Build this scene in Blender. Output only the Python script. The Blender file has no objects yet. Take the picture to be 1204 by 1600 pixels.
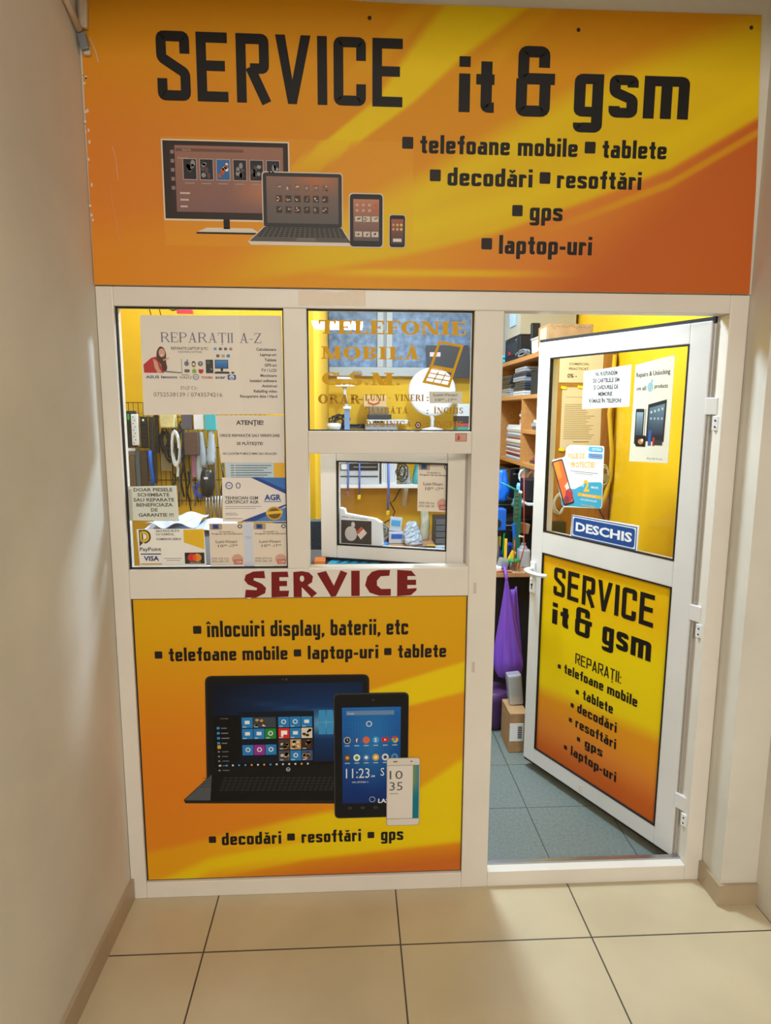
import bpy, bmesh, math, random
from mathutils import Vector, Matrix
C = bpy.context.scene.collection
S = bpy.context.scene
random.seed(7)
PI = math.pi
R = math.radians

# ------------------------------------------------------------------ camera, world, lights
cd = bpy.data.cameras.new('camera'); cam = bpy.data.objects.new('camera', cd); C.objects.link(cam); S.camera = cam
cd.sensor_fit = 'VERTICAL'; cd.sensor_height = 24; cd.lens = 1016.16 * 24 / 1600; cd.clip_start = .02
_p, _y, _r = R(8.67654), R(-3.05543), R(.25290)
_f = Vector((-math.sin(_y)*math.cos(_p), math.cos(_y)*math.cos(_p), -math.sin(_p)))
_rt = Vector((math.cos(_y), math.sin(_y), 0)); _up = _rt.cross(_f)
_c, _s = math.cos(_r), math.sin(_r)
rt2 = _c*_rt + _s*_up; up2 = -_s*_rt + _c*_up
cam.matrix_world = Matrix(((rt2.x, up2.x, -_f.x, .74264), (rt2.y, up2.y, -_f.y, -2.01053), (rt2.z, up2.z, -_f.z, 1.62201), (0, 0, 0, 1)))
S.view_settings.view_transform = 'Standard'; S.view_settings.look = 'None'; S.view_settings.gamma = 1
S.view_settings.use_curve_mapping = False
S.view_settings.exposure = 0.0
w = bpy.data.worlds.new('world'); S.world = w; w.use_nodes = True
w.node_tree.nodes['Background'].inputs[0].default_value = (1.0, .93, .84, 1)
w.node_tree.nodes['Background'].inputs[1].default_value = .34

def area(name, loc, rot, sx, sy, power, col):
    l = bpy.data.lights.new(name, 'AREA'); l.shape = 'RECTANGLE'; l.size = sx; l.size_y = sy; l.energy = power; l.color = col
    o = bpy.data.objects.new(name, l); C.objects.link(o); o.location = loc; o.rotation_euler = rot; return o
area('mall_light', (1.0, -4.3, 3.25), (R(28), 0, 0), 1.8, 1.2, 185, (1.0, .965, .885))
area('shop_light', (1.12, .78, 2.62), (0, 0, 0), .16, .36, 50, (.64, .83, 1.0))
area('shop_fill_left', (.12, .42, 2.62), (0, 0, 0), .25, .15, 9, (.80, .90, 1.0))  # added fill, brightens the yellow partition behind the left window
area('shop_fill_back', (1.2, 1.95, 2.62), (0, 0, 0), 1.0, .25, 9, (.74, .87, 1.0))  # added fill that lights the back of the shop

# ------------------------------------------------------------------ materials
def lin(c):
    return tuple((v/255/12.92 if v/255 <= .04045 else ((v/255+.055)/1.055)**2.4) for v in c[:3]) + (1,)
MC = {}
def mat(name, col, rough=.5, metal=0, var=0, scale=8, bump=0, alpha=None, emit=None, trans=0):
    if name in MC: return MC[name]
    m = bpy.data.materials.new(name); m.use_nodes = True; MC[name] = m
    nt = m.node_tree; N = nt.nodes; L = nt.links; b = N['Principled BSDF']
    b.inputs['Base Color'].default_value = lin(col); b.inputs['Roughness'].default_value = rough; b.inputs['Metallic'].default_value = metal
    b.inputs['Transmission Weight'].default_value = trans
    if alpha is not None: b.inputs['Alpha'].default_value = alpha
    if emit: b.inputs['Emission Color'].default_value = lin(emit[0]); b.inputs['Emission Strength'].default_value = emit[1]
    if var or bump:
        t = N.new('ShaderNodeTexCoord'); n = N.new('ShaderNodeTexNoise'); n.inputs['Scale'].default_value = scale; n.inputs['Detail'].default_value = 5
        L.new(t.outputs['Object'], n.inputs['Vector'])
        if var:
            r = N.new('ShaderNodeValToRGB'); r.color_ramp.elements[0].position = .3; r.color_ramp.elements[1].position = .7
            a = lin([max(0, v*(1-var)) for v in col]); c2 = lin([min(255, v*(1+var*.5)) for v in col])
            r.color_ramp.elements[0].color = a; r.color_ramp.elements[1].color = c2
            L.new(n.outputs['Fac'], r.inputs[0]); L.new(r.outputs[0], b.inputs['Base Color'])
        if bump:
            u = N.new('ShaderNodeBump'); u.inputs['Strength'].default_value = bump; u.inputs['Distance'].default_value = .01
            L.new(n.outputs['Fac'], u.inputs['Height']); L.new(u.outputs[0], b.inputs['Normal'])
    return m
def print_mat(name, rough, spec=.5):
    m = mat(name, (255, 255, 255), rough); nt = m.node_tree
    a = nt.nodes.new('ShaderNodeVertexColor'); a.layer_name = 'Col'
    nt.links.new(a.outputs[0], nt.nodes['Principled BSDF'].inputs['Base Color'])
    nt.nodes['Principled BSDF'].inputs['Specular IOR Level'].default_value = spec; return m
PM = print_mat('printed_paper', .55, .3); PG = print_mat('glossy_print', .5, .25)
def glass_mat(name, tint=(255, 255, 255), ior=1.45):
    m = bpy.data.materials.new(name); m.use_nodes = True; nt = m.node_tree; nt.nodes.clear()
    o = nt.nodes.new('ShaderNodeOutputMaterial'); mx = nt.nodes.new('ShaderNodeMixShader'); f = nt.nodes.new('ShaderNodeFresnel'); 
    gm = nt.nodes.new('ShaderNodeNewGeometry'); mr = nt.nodes.new('ShaderNodeMapRange'); mr.inputs[3].default_value = ior; mr.inputs[4].default_value = 1/ior
    nt.links.new(gm.outputs['Backfacing'], mr.inputs[0]); nt.links.new(mr.outputs[0], f.inputs[0])   # same reflectance from both sides of the pane
    t = nt.nodes.new('ShaderNodeBsdfTransparent'); t.inputs[0].default_value = lin(tint); g = nt.nodes.new('ShaderNodeBsdfGlossy'); g.inputs['Roughness'].default_value = .0
    nt.links.new(f.outputs[0], mx.inputs[0]); nt.links.new(t.outputs[0], mx.inputs[1]); nt.links.new(g.outputs[0], mx.inputs[2]); nt.links.new(mx.outputs[0], o.inputs[0])
    return m
GLASS = glass_mat('window_glass')
def wallpaint(name, col, smudge=.06):
    return mat(name, col, .75, var=smudge, scale=2.2, bump=.05)
MALLW = wallpaint('cream_wall_paint', (220, 214, 202))
PVC = mat('white_painted_frame', (230, 223, 213), .35, var=.02, scale=5)
PVCd = mat('white_pvc_leaf', (226, 226, 226), .3, var=.02, scale=5)
YEL = mat('yellow_wall_paint', (232, 184, 14), .55, var=.04, scale=3)
BLK = mat('black_plastic', (22, 22, 24), .4); DK = mat('dark_grey_plastic', (45, 46, 50), .45)
GASK = mat('black_gasket', (20, 18, 22), .6)
STEEL = mat('brushed_steel', (185, 188, 192), .3, 1); ALU = mat('aluminium', (190, 192, 195), .35, .9)
WHP = mat('white_plastic', (232, 236, 240), .35); PAPW = mat('white_paper', (236, 238, 242), .7)
GREYP = mat('grey_plastic', (140, 145, 152), .4); CARD = mat('brown_cardboard', (176, 140, 98), .8, var=.08, scale=20)
BLUE = mat('blue_plastic', (20, 95, 200), .35); CYAN = mat('cyan_plastic', (40, 190, 220), .35); GREEN = mat('green_plastic', (20, 150, 75), .4)
REDP = mat('red_plastic', (190, 40, 40), .4); ORG = mat('copper_brown_plastic', (150, 85, 55), .4); YP = mat('yellow_plastic', (235, 195, 40), .4)
CLEAR = mat('clear_plastic_film', (205, 220, 232), .15, alpha=.55); PURP = mat('purple_plastic_film', (132, 84, 206), .22, alpha=.86)
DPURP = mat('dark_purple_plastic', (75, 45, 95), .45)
def wood(name, c1, c2, sc=(1, 12, 1)):
    m = mat(name, c1, .5); nt = m.node_tree; N = nt.nodes; L = nt.links
    t = N.new('ShaderNodeTexCoord'); mp = N.new('ShaderNodeMapping'); mp.inputs['Scale'].default_value = (sc[0]*3, sc[1]*3, sc[2]*3)
    n = N.new('ShaderNodeTexNoise'); n.inputs['Scale'].default_value = 3; n.inputs['Detail'].default_value = 6
    r = N.new('ShaderNodeValToRGB'); r.color_ramp.elements[0].color = lin(c1); r.color_ramp.elements[1].color = lin(c2)
    r.color_ramp.elements[0].position = .35; r.color_ramp.elements[1].position = .65
    L.new(t.outputs['Object'], mp.inputs[0]); L.new(mp.outputs[0], n.inputs['Vector']); L.new(n.outputs['Fac'], r.inputs[0]); L.new(r.outputs[0], N['Principled BSDF'].inputs['Base Color'])
    return m
WOODM = wood('beech_laminate', (196, 138, 74), (208, 150, 86), (8, 1, 8)); WOODB = wood('brown_laminate', (150, 92, 32), (166, 104, 40), (8, 8, 1))
DESKM = wood('pale_brown_desktop', (186, 138, 96), (200, 152, 108), (1, 8, 8))
def tile_mat(name, col, grout, size, ox, oy, gw, rough, speck=0):
    m = mat(name, col, rough); nt = m.node_tree; N = nt.nodes; L = nt.links; b = N['Principled BSDF']
    g = N.new('ShaderNodeNewGeometry'); s = N.new('ShaderNodeSeparateXYZ'); L.new(g.outputs['Position'], s.inputs[0])
    def M(op, a, b_=None):
        n = N.new('ShaderNodeMath'); n.operation = op
        for i, v in enumerate((a, b_)):
            if v is None: continue
            if isinstance(v, (int, float)): n.inputs[i].default_value = v
            else: L.new(v, n.inputs[i])
        return n.outputs[0]
    ds = []
    for o, off in ((s.outputs[0], ox), (s.outputs[1], oy)):
        f = M('FRACT', M('DIVIDE', M('ADD', o, 100*size-off), size)); d = M('MINIMUM', f, M('SUBTRACT', 1.0, f)); ds.append(d)
    d = M('MINIMUM', ds[0], ds[1]); isg = M('LESS_THAN', d, gw/2/size)
    n = N.new('ShaderNodeTexNoise'); n.inputs['Scale'].default_value = 3 if not speck else 90; n.inputs['Detail'].default_value = 6; L.new(g.outputs['Position'], n.inputs['Vector'])
    r = N.new('ShaderNodeValToRGB'); k = speck or .03
    r.color_ramp.elements[0].color = lin([v*(1-k) for v in col]); r.color_ramp.elements[1].color = lin([min(255, v*(1+k)) for v in col]); r.color_ramp.elements[0].position = .35; r.color_ramp.elements[1].position = .65
    L.new(n.outputs['Fac'], r.inputs[0])
    mx = N.new('ShaderNodeMix'); mx.data_type = 'RGBA'; L.new(isg, mx.inputs[0]); L.new(r.outputs[0], mx.inputs[6]); mx.inputs[7].default_value = lin(grout)
    L.new(mx.outputs[2], b.inputs['Base Color'])
    bp = N.new('ShaderNodeBump'); bp.inputs['Distance'].default_value = .002; bp.inputs['Strength'].default_value = .5; bp.invert = True; L.new(isg, bp.inputs['Height']); L.new(bp.outputs[0], b.inputs['Normal'])
    return m
FLOORM = tile_mat('beige_floor_tiles', (200, 184, 152), (78, 72, 64), .6, .2901, -.2339, .005, .33)
FLOORI = tile_mat('blue_grey_shop_tiles', (114, 124, 120), (62, 70, 70), .333, 1.467, .445, .004, .5, .06)

# ------------------------------------------------------------------ object helpers
WORLD = {}
def tagp(o, label=None, cat=None, group=None, kind=None):
    if label: o['label'] = label
    if cat: o['category'] = cat
    if group: o['group'] = group
    if kind: o['kind'] = kind
    return o
def empty(name, loc, label=None, cat=None, group=None, kind=None):
    o = bpy.data.objects.new(name, None); C.objects.link(o); o.location = loc; o.empty_display_size = .05
    WORLD[o] = Vector(loc); return tagp(o, label, cat, group, kind)
def link(name, me, mats, parent, base=None):
    for m in mats: me.materials.append(m)
    if parent is not None: org = WORLD[parent]
    else:
        xs = [v.co for v in me.vertices]
        org = Vector(((min(v.x for v in xs)+max(v.x for v in xs))/2, (min(v.y for v in xs)+max(v.y for v in xs))/2, min(v.z for v in xs))) if base is None else Vector(base)
    me.transform(Matrix.Translation(-org)); o = bpy.data.objects.new(name, me); C.objects.link(o)
    if parent is not None: o.parent = parent
    else: o.location = org
    WORLD[o] = org; return o
class M:
    def __init__(s): s.bm = bmesh.new(); s.n = 0
    def box(s, x0, x1, y0, y1, z0, z1, bev=0):
        b = bmesh.new(); bmesh.ops.create_cube(b, size=1)
        bmesh.ops.transform(b, matrix=Matrix.Translation(((x0+x1)/2, (y0+y1)/2, (z0+z1)/2)) @ Matrix.Diagonal((abs(x1-x0), abs(y1-y0), abs(z1-z0), 1)), verts=b.verts)
        if bev: bmesh.ops.bevel(b, geom=b.edges[:], offset=bev, segments=2, affect='EDGES', profile=.6)
        return s._add(b)
    def _add(s, b, xf=None):
        if xf is not None: b.transform(xf)
        me = bpy.data.meshes.new('t'); b.to_mesh(me); b.free(); s.bm.from_mesh(me); bpy.data.meshes.remove(me); return s
    def rbox(s, cx, cy, cz, sx, sy, sz, rot=(0, 0, 0), bev=0):
        b = bmesh.new(); bmesh.ops.create_cube(b, size=1); b.transform(Matrix.Diagonal((sx, sy, sz, 1)))
        if bev: bmesh.ops.bevel(b, geom=b.edges[:], offset=bev, segments=2, affect='EDGES', profile=.6)
        from mathutils import Euler
        return s._add(b, Matrix.Translation((cx, cy, cz)) @ Euler(rot).to_matrix().to_4x4())
    def cone(s, p0, p1, r0, r1, n=20, cap=True):
        p0, p1 = Vector(p0), Vector(p1); d = p1-p0; b = bmesh.new()
        bmesh.ops.create_cone(b, cap_ends=cap, segments=n, radius1=r0, radius2=max(r1, 1e-5), depth=d.length)
        return s._add(b, Matrix.Translation((p0+p1)/2) @ Vector((0, 0, 1)).rotation_difference(d).to_matrix().to_4x4())
    def cyl(s, p0, p1, r, n=20): return s.cone(p0, p1, r, r, n)
    def tube(s, pts, r, n=8, closed=False):
        pts = [Vector(p) for p in pts]; rr = r if isinstance(r, (list, tuple)) else [r]*len(pts); rings = []; m = len(pts)
        for i, p in enumerate(pts):
            if closed: d = pts[(i+1) % m]-pts[i-1]
            else: d = pts[min(i+1, m-1)]-pts[max(i-1, 0)]
            q = Vector((0, 0, 1)).rotation_difference(d.normalized()) if d.length > 1e-9 else Matrix.Identity(3).to_quaternion()
            rings.append([s.bm.verts.new(p+q @ Vector((math.cos(2*PI*k/n)*rr[i], math.sin(2*PI*k/n)*rr[i], 0))) for k in range(n)])
        def join(a, b):
            off = min(range(n), key=lambda o: sum((a[k].co-b[(k+o) % n].co).length for k in range(0, n, 2)))
            for k in range(n):
                try: s.bm.faces.new((a[k], a[(k+1) % n], b[(k+1+off) % n], b[(k+off) % n]))
                except ValueError: pass
        for i in range(m-1): join(rings[i], rings[i+1])
        if closed: join(rings[-1], rings[0])
        else:
            for g in (rings[0][::-1], rings[-1]): s.bm.faces.new(g)
        return s
    def lathe(s, cx, cy, cz, prof, n=24, xf=None):
        b = bmesh.new(); rings = [[b.verts.new((r*math.cos(2*PI*k/n), r*math.sin(2*PI*k/n), z)) for k in range(n)] for r, z in prof]
        for a, c in zip(rings, rings[1:]):
            for k in range(n): b.faces.new((a[k], a[(k+1) % n], c[(k+1) % n], c[k]))
        b.faces.new(rings[0][::-1]); b.faces.new(rings[-1])
        return s._add(b, Matrix.Translation((cx, cy, cz)) @ (xf or Matrix.Identity(4)))
    def prism(s, pts, axis, a0, a1):
        """pts 2D; extruded along axis ('y' -> pts are x,z; 'x' -> pts are y,z; 'z' -> pts are x,y)"""
        f = {'y': lambda p, a: (p[0], a, p[1]), 'x': lambda p, a: (a, p[0], p[1]), 'z': lambda p, a: (p[0], p[1], a)}[axis]
        v0 = [s.bm.verts.new(f(p, a0)) for p in pts]; v1 = [s.bm.verts.new(f(p, a1)) for p in pts]; n = len(pts)
        s.bm.faces.new(v0); s.bm.faces.new(v1[::-1])
        for i in range(n): s.bm.faces.new((v0[i], v0[(i+1) % n], v1[(i+1) % n], v1[i]))
        return s
    def sheet(s, f, nu, nv, thick=.001):
        g = [[s.bm.verts.new(f(i/nu, j/nv)) for j in range(nv+1)] for i in range(nu+1)]
        for i in range(nu):
            for j in range(nv): s.bm.faces.new((g[i][j], g[i+1][j], g[i+1][j+1], g[i][j+1]))
        return s
    def build(s, name, m, parent=None, xf=None, smooth=False, base=None, **tg):
        if xf is not None: s.bm.transform(xf)
        bmesh.ops.recalc_face_normals(s.bm, faces=s.bm.faces[:])
        me = bpy.data.meshes.new(name); s.bm.to_mesh(me); s.bm.free()
        if smooth:
            for p in me.polygons: p.use_smooth = True
        return tagp(link(name, me, [m], parent, base), **tg)
def thick(o, t):
    md = o.modifiers.new('solid', 'SOLIDIFY'); md.thickness = t; return o
def struct(name, mm, m, **k):
    return mm.build(name, m, kind='structure', **k)

# ------------------------------------------------------------------ lettering
def rounded(pts, r, closed=False):
    out = []; n = len(pts)
    for i, p in enumerate(pts):
        if not closed and i in (0, n-1): out.append(p); continue
        a, b = pts[i-1], pts[(i+1) % n]
        da = math.dist(a, p); db = math.dist(p, b); q = min(r, da*.49, db*.49)
        if q < 1e-6: out.append(p); continue
        p0 = (p[0]+(a[0]-p[0])*q/da, p[1]+(a[1]-p[1])*q/da); p1 = (p[0]+(b[0]-p[0])*q/db, p[1]+(b[1]-p[1])*q/db)
        for t in (0, .25, .5, .75, 1):
            out.append(tuple((1-t)**2*p0[k]+2*t*(1-t)*p[k]+t*t*p1[k] for k in (0, 1)))
    return out
def stroke(pts, t, closed=False):
    """quads of a thick polyline with mitred joints"""
    n = len(pts); L = []; Rr = []
    for i, p in enumerate(pts):
        def nrm(a, b):
            d = math.dist(a, b) or 1; return (-(b[1]-a[1])/d, (b[0]-a[0])/d)
        ns = []
        if closed or i > 0: ns.append(nrm(pts[i-1], p))
        if closed or i < n-1: ns.append(nrm(p, pts[(i+1) % n]))
        if len(ns) == 1: m = ns[0]; k = 1
        else:
            m = (ns[0][0]+ns[1][0], ns[0][1]+ns[1][1]); l = math.hypot(*m) or 1; m = (m[0]/l, m[1]/l); k = min(1/max(.3, m[0]*ns[0][0]+m[1]*ns[0][1]), 2.2)
        L.append((p[0]+m[0]*t/2*k, p[1]+m[1]*t/2*k)); Rr.append((p[0]-m[0]*t/2*k, p[1]-m[1]*t/2*k))
    return [[L[i], L[(i+1) % n], Rr[(i+1) % n], Rr[i]] for i in range(n if closed else n-1)]
def cond_glyph(ch, t):
    """squarish condensed grotesque: returns advance width and polygons, cap height 1"""
    h = t/2; X = .70; P = []; D = -.26
    def S_(*pts, r=.05, c=False): P.extend(stroke(rounded(list(pts), r, c), t, c))
    W = .50 if ch.isupper() or ch == '&' else .43
    l, r_ = h, W-h; T = 1-h; B = h; x = X-h
    def bowl(a, b, top=x): S_((a, B), (a, top), (b, top), (b, B), c=True)
    acc = {'ă': 'a', 'î': 'i', 'Ț': 'T'}.get(ch)
    if acc:
        W, P = cond_glyph('ı' if acc == 'i' else acc, t)
        c = W/2
        if ch == 'ă': P = P+stroke([(c-.12, X+.22), (c, X+.11), (c+.12, X+.22)], t*.6)
        if ch == 'î': P = P+stroke([(c-.12, X+.11), (c, X+.22), (c+.12, X+.11)], t*.6)
        if ch == 'Ț': P = P+stroke([(c+.02, -.08), (c-.02, -.24)], t*.8)
        return W, P
    if ch == 'S': S_((r_, .68), (r_, T), (l, T), (l, .62), (r_, .40), (r_, B), (l, B), (l, .32))
    elif ch == 'E': S_((W-.03, T), (l, T), (l, B), (W-.03, B), r=0); S_((l, .52), (W-.07, .52), r=0)
    elif ch == 'R': S_((l, 0), (l, 1), r=0); S_((l, T), (r_, T), (r_, .50), (.42*W, .50)); S_((.42*W, .52), (r_+.03, 0), r=0)
    elif ch == 'P': S_((l, 0), (l, 1), r=0); S_((l, T), (r_, T), (r_, .45), (l, .45))
    elif ch == 'A': S_((l, 0), (W/2-.0, 1-.01), r=0); S_((r_, 0), (W/2+.0, 1-.01), r=0); S_((.2*W, .25), (.8*W, .25), r=0)
    elif ch == 'T': S_((0, T), (W-.06, T), r=0); S_((W/2-.03, 0), (W/2-.03, 1), r=0); W -= .06
    elif ch == 'V': P.append([(0, 1), (t, 1), (W/2+.03, t*1.3), (W/2+.03, 0), (W/2-t*.45, 0)]); P.append([(W+.04-t, 1), (W+.04, 1), (W/2+t*.45, 0), (W/2-.03, 0), (W/2-.03, t*1.3)]); W += .04
    elif ch == 'I': S_((l, 0), (l, 1)); W = t
    elif ch == 'C': S_((r_, .66), (r_, T), (l, T), (l, B), (r_, B), (r_, .32))
    elif ch == '&':
        S_((r_-.02, .70), (r_-.02, T), (l+.02, T), (l+.02, .54), (W+.06, .54), r=.06); S_((l, .54), (l, B), (r_, B), (r_, .54), r=.06); W += .06
    elif ch == 'a': S_((l+.02, x), (r_, x), (r_, 0), r=.07); S_((r_, .40), (l, .40), (l, B), (r_, B))
    elif ch == 'b': S_((l, 1), (l, B), (r_, B), (r_, x), (l, x))
    elif ch == 'c': S_((r_, .46), (r_, x), (l, x), (l, B), (r_, B), (r_, .22))
    elif ch == 'd': S_((r_, 1), (r_, B), (l, B), (l, x), (r_, x))
    elif ch == 'e': S_((l, .36), (r_, .36), (r_, x), (l, x), (l, B), (r_, B), (r_, .20))
    elif ch == 'f': W = .32; S_((W, T), (.10+h, T), (.10+h, 0)); S_((0, x), (W, x), r=0)
    elif ch == 'g': bowl(l, r_); S_((r_, X), (r_, D+h), (l, D+h), (l, D+.16), r=.05)
    elif ch in 'iı':
        W = t; S_((h, 0), (h, X), r=0)
        if ch == 'i': P.append([(0, .82), (t, .82), (t, .82+t*1.0), (0, .82+t*1.0)])
    elif ch == 'l': W = t; S_((h, 0), (h, 1), r=0)
    elif ch == 'm': W = .68; S_((l, 0), (l, X)); S_((l, x), (W-h, x), (W-h, 0)); S_((W/2, x), (W/2, 0))
    elif ch == 'n': S_((l, 0), (l, X)); S_((l, x), (r_, x), (r_, 0))
    elif ch == 'o': bowl(l, r_)
    elif ch == 'p': S_((l, D), (l, x), (r_, x), (r_, B), (l, B))
    elif ch == 'r': W = .33; S_((l, 0), (l, X), r=0); S_((l, x-.0), (W-h, x), (W-h, .5))
    elif ch == 's': S_((r_, .50), (r_, x), (l, x), (l, .42), (r_, .30), (r_, B), (l, B), (l, .19), r=.05)
    elif ch == 't': W = .31; S_((.08+h, .93), (.08+h, B), (W, B)); S_((0, x), (W, x), r=0)
    elif ch == 'u': S_((l, X), (l, B), (r_, B)); S_((r_, X), (r_, 0), r=0)
    elif ch == 'y': S_((l, X), (l, B), (r_, B)); S_((r_, X), (r_, D+h), (l+.03, D+h))
    elif ch == '-': W = .26; S_((0, .36), (W, .36), r=0)
    elif ch == ',': W = t; P.append([(0, t), (t, t), (t, 0), (.0, -.16), (0, 0)])
    elif ch == ':': W = t; P.append([(0, 0), (t, 0), (t, t), (0, t)]); P.append([(0, .5), (t, .5), (t, .5+t), (0, .5+t)])
    elif ch == '•': W = .36; P.append(rounded([(0, .30), (.34, .30), (.34, .68), (0, .68)], .05, True))
    elif ch == ' ': W = .20
    return W, P
def ring(cx, cy, rx, ry, tx, ty, a0=0, a1=360, n=20):
    out = []
    for i in range(n):
        a, b = R(a0+(a1-a0)*i/n), R(a0+(a1-a0)*(i+1)/n)
        out.append([(cx+rx*math.cos(a), cy+ry*math.sin(a)), (cx+rx*math.cos(b), cy+ry*math.sin(b)), (cx+(rx-tx)*math.cos(b), cy+(ry-ty)*math.sin(b)), (cx+(rx-tx)*math.cos(a), cy+(ry-ty)*math.sin(a))])
    return out
def serif_glyph(ch, t):
    """wide book serif capitals; t stem weight; cap height 1"""
    P = []; th = t*.42; s = t*.38; q = t*.36
    def box(a, b, c, d): P.append([(a, c), (b, c), (b, d), (a, d)])
    def stem(x, y0=0, y1=1, top=True, bot=True, w=None):
        w_ = w or t; box(x, x+w_, y0, y1)
        if bot: box(x-s, x+w_+s, y0, y0+q)
        if top: box(x-s, x+w_+s, y1-q, y1)
    def diag(x0, y0, x1, y1, w_): P.append([(x0, y0), (x0+w_, y0), (x1+w_, y1), (x1, y1)])
    base = {'Â': 'A', 'Ă': 'A', 'Ș': 'S', 'Î': 'I', 'Ț': 'T'}.get(ch)
    if base:
        W, P = serif_glyph(base, t); c = W/2
        if ch in 'ÂÎ': P = P+stroke([(c-.13, 1.06), (c, 1.18), (c+.13, 1.06)], th)
        elif ch == 'Ă': P = P+ring(c, 1.22, .15, .15, th, th, 200, 340, 8)
        else: P = P+stroke([(c+.02, -.08), (c-.04, -.24)], th*1.4)
        return W, P
    if ch == 'T': W = .82; stem(W/2-t/2, top=False); box(0, W, 1-th, 1); box(0, th*.8, .70, 1); box(W-th*.8, W, .70, 1)
    elif ch in 'EF':
        W = .74; stem(s); box(s, W-.04, 1-th, 1); box(W-.04-th*.8, W-.04, .72, 1); box(s, W-.2, .5-th/2, .5+th/2); box(W-.2-th*.6, W-.2, .38, .62)
        if ch == 'E': box(s, W, 0, th); box(W-th*.8, W, 0, .30)
        else: W -= .06
    elif ch == 'L': W = .70; stem(s); box(s, W, 0, th); box(W-th*.8, W, 0, .32)
    elif ch == 'O': W = .90; P += ring(W/2, .5, W/2, .52, t, th, n=28)
    elif ch in 'CG':
        W = .84; P += ring(W/2+.02, .5, W/2, .52, t, th, 38, 322 if ch == 'C' else 300, 24); box(W-.10-th*.3, W-.10+th*.5, .66, 1)
        if ch == 'G': stem(W-.14-t*.35, 0, .44, bot=False)
        else: box(W-.10-th*.3, W-.10+th*.4, .05, .30)
    elif ch == 'Q': return serif_glyph('O', t)
    elif ch == 'N': W = .92; stem(s, w=th, bot=True); stem(W-s-th, w=th); diag(s, 1, W-s-t, 0, t)
    elif ch == 'I': W = t+2*s; stem(s)
    elif ch == 'M': W = 1.06; stem(s, w=th); stem(W-s-t); diag(s-th*.3, 1, W/2-t*.5, 0, t); diag(W-s-t*.7, 1, W/2-th*.3, 0, th)
    elif ch == 'B': W = .80; stem(s); P += ring(.42, .755, .32, .245, t*.9, th, -90, 90, 10)+ring(.44, .265, .36, .265, t, th, -90, 90, 10); box(s, .44, 1-th, 1); box(s, .44, .5-th*.3, .5+th*.6); box(s, .44, 0, th)
    elif ch in 'PR':
        W = .78; stem(s); P += ring(.42, .74, .34, .26, t, th, -90, 90, 10); box(s, .42, 1-th, 1); box(s, .42, .48, .48+th)
        if ch == 'R': W = .88; diag(.40, .5, W-t*.9, 0, t); box(W-t, W+.02, 0, q)
    elif ch == 'D': W = .88; stem(s); P += ring(.40, .5, .46, .5, t, th, -90, 90, 14); box(s, .41, 1-th, 1); box(s, .41, 0, th)
    elif ch == 'A': W = .90; diag(.12, 0, W/2-th*.6, 1, th); diag(W-.14-t, 0, W/2-t*.5, 1, t); box(.2, .68, .28, .28+th); box(0, .12+th+s, 0, q); box(W-.14-t-s, W, 0, q)
    elif ch == 'V': W = .90; diag(.10, 1, W/2-t*.5, 0, t); diag(W-.12-th, 1, W/2-th*.3, 0, th); box(0, .1+t+s, 1-q, 1); box(W-.12-th-s, W, 1-q, 1)
    elif ch == 'U': W = .86; box(s+.02, s+.02+t, .3, 1); box(0, s*2+.02+t, 1-q, 1); box(W-.08-th, W-.08, .3, 1); box(W-.14-th, W, 1-q, 1); P += ring((s+.02+W-.08)/2, .33, (W-.10-s)/2, .35, t, th*1.1, 180, 360, 14)
    elif ch == 'H': W = .92; stem(s); stem(W-s-t); box(s, W-s, .5-th/2, .5+th/2)
    elif ch == 'S': W = .66; P += ring(W/2, .74, .29, .28, t*.85, th, 30, 270, 14)+ring(W/2, .25, .31, .27, t*.85, th, -150, 90, 14); box(W-.09, W-.09+th*.6, .70, 1); box(.03, .03+th*.6, 0, .30)
    elif ch == 'Z': W = .74; box(.04, W-.02, 1-th, 1); box(0, W, 0, th); diag(0, th*.5, W-t-.02, 1-th*.5, t); box(.04, .04+th*.6, .74, 1); box(W-th*.6, W, 0, .26)
    elif ch == ':': W = .2; P += ring(.1, .1, .1, .1, .1, .1, n=10)+ring(.1, .55, .1, .1, .1, .1, n=10)
    elif ch == '.': W = .22; P += ring(.11, .1, .1, .1, .1, .1, n=10)
    elif ch == '-': W = .34; box(.02, .32, .36, .36+th)
    elif ch == '/': W = .4; diag(0, -.05, .34, 1.05, th)
    else: W = .42
    return W, P
_tc = {}
def plain_polys(s, bold=0.0):
    key = (s, bold)
    if key not in _tc:
        cu = bpy.data.curves.new('t', 'FONT'); cu.body = s; cu.size = 1; cu.resolution_u = 2; cu.offset = bold; cu.dimensions = '2D'; cu.fill_mode = 'FRONT'
        o = bpy.data.objects.new('t', cu); C.objects.link(o); dg = bpy.context.evaluated_depsgraph_get(); dg.update()
        me = bpy.data.meshes.new_from_object(o.evaluated_get(dg))
        ps = [[tuple(me.vertices[v].co[:2]) for v in p.vertices] for p in me.polygons]
        bpy.data.meshes.remove(me); bpy.data.objects.remove(o); bpy.data.curves.remove(cu); _tc[key] = ps
    return _tc[key]
def layout(s, fn, t, gap):
    x = 0; out = []
    for ch in s:
        W, P = fn(ch, t); out += [[(px+x, py) for px, py in q] for q in P]; x += W+gap
    return out, x-gap
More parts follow.
